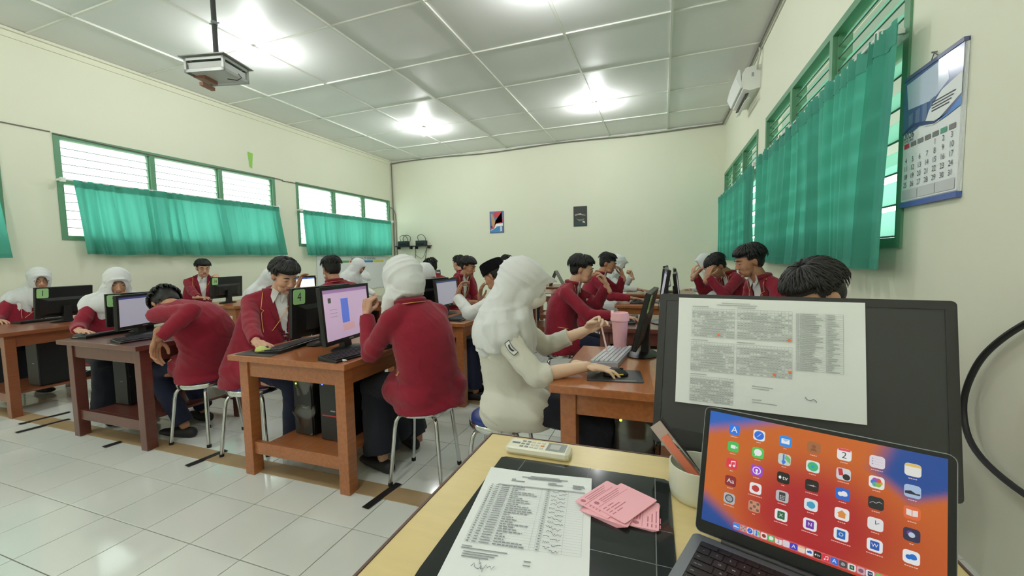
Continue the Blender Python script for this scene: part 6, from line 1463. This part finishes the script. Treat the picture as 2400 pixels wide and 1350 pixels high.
P16 = person('girl in large white veil, white face mask and cream uniform beside the pink tumbler', (-0.70, 1.95), (-0.63, 1.87, 1.160), 22, 19, tyaw=8, sex='f', hijab=True, top='cream', sk=2, lod=0, mask=True, R_=dict(w=(-0.315, 1.84, 0.79), d=(0.95, 0.12, -0.12), k='rest', h=(-0.3, -0.6, -0.9)), L_=dict(w=(-0.37, 2.16, 0.90), d=(0.75, -0.1, 0.55), n=(0.3, -0.9, -0.2), k='pinch', h=(0, 0.6, -0.9)), peak=0.055, cape=0.21, sleeve={1: 0.30, -1: 0.6}, seed=18, hemz=0.44, slouch=0.02, eyes=False, capw=0.96, wide=0.88)
person('boy in maroon blazer touching his nose, second row right of the girl in cream', (-0.84, 3.6), (-0.66, 3.62, 1.175), 8, 14, tyaw=0, sex='m', hair='wavy', sk=0, lod=0, L_=dict(w=(-0.44, 3.55, 1.045), d=(-0.35, -0.1, 0.85), n=(-0.8, -0.3, -0.2), k='cup'), R_=dict(w=(-0.33, 3.42, 0.80), d=(0.95, 0.2, -0.1)), pocket=((-0.84, 3.43, 0.69), (-0.73, 3.43, 0.673)), seed=19)
person('boy in maroon blazer with short dark hair leaning his cheek on his hand, third row', (-0.83, 5.1), (-0.62, 5.15, 1.20), -5, 18, tyaw=-5, sex='m', hair='short', sk=1, lod=0, L_=dict(w=(-0.45, 5.2, 1.05), d=(-0.3, 0, 0.9), n=(-0.7, -0.3, 0), k='cup'), R_=dict(w=(-0.33, 4.95, 0.80), d=(0.95, 0.2, -0.1)), seed=20)
person('girl in white veil and white shirt leaning on her fist, far right rows', (-0.80, 6.5), (-0.62, 6.45, 1.185), 0, 24, tyaw=-5, sex='f', hijab=True, top='white', sk=0, lod=0, L_=dict(w=(-0.42, 6.4, 1.0), d=(-0.3, 0, 0.9), n=(-0.7, -0.3, 0), k='fist'), R_=dict(w=(-0.33, 6.3, 0.80), d=(0.95, 0.2, -0.1)), peak=0.035, seed=21)
person('girl in white veil at the far right with a hand by her face', (0.78, 6.9), (0.60, 6.85, 1.18), 185, 20, sex='f', hijab=True, top='white', sk=0, lod=1, L_=dict(w=(0.42, 6.6, 1.02), d=(0.2, 0.1, 0.9), n=(0.6, 0.4, 0), k='cup'), seed=22)
person('boy in maroon blazer bending his head into both hands, right side', (0.82, 5.2), (0.55, 4.95, 1.155), 200, 42, tyaw=195, lyaw=180, sex='m', hair='fringe', sk=1, lod=0, L_=dict(w=(0.44, 4.72, 1.06), d=(0.25, 0.25, 0.85), n=(0.5, 0.8, 0), k='cup'), R_=dict(w=(0.35, 5.0, 1.06), d=(0.5, 0, 0.8), n=(0.8, 0, 0), k='cup'), seed=23)
person('boy in maroon blazer with bowl-cut black hair looking left, right side', (0.86, 3.75), (0.625, 3.60, 1.225), 192, 16, tyaw=200, lyaw=180, sex='m', hair='fringe', sk=1, lod=0, seed=24)
person('student whose black hair rises just above the large dark monitor', (0.68, 1.93), (0.545, 1.86, 1.115), 205, 34, tyaw=190, wide=0.92, lyaw=180, sex='m', hair='wavy', sk=0, lod=0, seed=25)
# sleeve badge with a looped emblem
root16, MH16, arms16 = P16; sg, S_, e_, w_, d_, n_, k_ = arms16[0]
c = S_.lerp(e_, 0.42); out = (V((0, -1, 0.35))).normalized(); ax = (e_-S_).normalized(); sd = out.cross(ax).normalized(); out = ax.cross(sd).normalized()
for nm, L_x, H_x, off, m_ in (('sleeve_badge', 0.034, 0.013, 0.066, M_ink2), ('badge_print', 0.031, 0.0105, 0.0672, M_cloth_w), ('badge_print', 0.018, 0.004, 0.0684, M_ink2)):
    mb = MB(); vs = []
    for i in range(9):
        u = -1+2*i/8
        for q in (-1, 1): vs.append(c+ax*(L_x*u)+sd*(H_x*q+0.006*u*u)+out*(off-1.2*(H_x*q)**2/0.12)-V((root16.location.x, root16.location.y, 0)))
    mb.add(vs, [(2*i, 2*i+2, 2*i+3, 2*i+1) for i in range(8)]); obj(nm, mb, m_, root16, True)
# stylus in the hand of the girl in cream
mb = MB(); mb.tube([(-0.305, 2.14, 0.975), (-0.262, 2.12, 0.80)], [0.0045, 0.0045], 8); mb.tube([(-0.262, 2.12, 0.80), (-0.257, 2.118, 0.782)], [0.0045, 0.0012], 8); o = obj('pen', mb, M_pinkl, None, True); tag(o, 'pale pink pen held by the girl in cream', 'pen')
for k, (x, y, rz, lab) in enumerate(((-0.84, 3.60, 0.2, 'chrome stool under the boy touching his nose'), (-0.83, 5.10, 0.4, 'chrome stool under the boy leaning his cheek on his hand'), (-0.80, 6.50, 0.1, 'chrome stool under the veiled girl leaning on her fist'),
        (0.82, 5.20, 0.3, 'chrome stool under the boy holding his head in both hands'), (0.86, 3.75, 0.6, 'chrome stool under the bowl-cut boy on the right side'), (0.68, 1.93, 0.2, 'chrome stool behind the large dark monitor'), (0.78, 6.90, 0.1, 'chrome stool under the far right veiled girl'),
        (-6.45, 4.05, 0.3, 'chrome stool under the boy with glasses at monitor 14'), (-4.50, 3.66, 0.5, 'chrome stool under the veiled student behind the boy at monitor 4'), (-3.02, 3.42, 0.2, 'chrome stool under the boy with the face mask strap'), (-4.68, 5.30, 0.3, 'chrome stool under the third-row veiled girl facing right'),
        (-5.62, 6.50, 0.1, 'chrome stool under the half hidden veiled girl at the far left'), (-3.00, 5.25, 0.6, 'chrome stool under the boy with short brown hair'), (-2.62, 4.25, 0.2, 'chrome stool under the girl bowing her head'), (-2.95, 6.00, 0.3, 'chrome stool under the far boy facing left'),
        (-2.62, 4.95, 0.7, 'chrome stool under the boy looking right next to the black cap'), (-2.50, 6.95, 0.4, 'chrome stool under the student behind the black cap'))): stool(x, y, rz, lab)
bpy.data.scenes.remove(TMP)
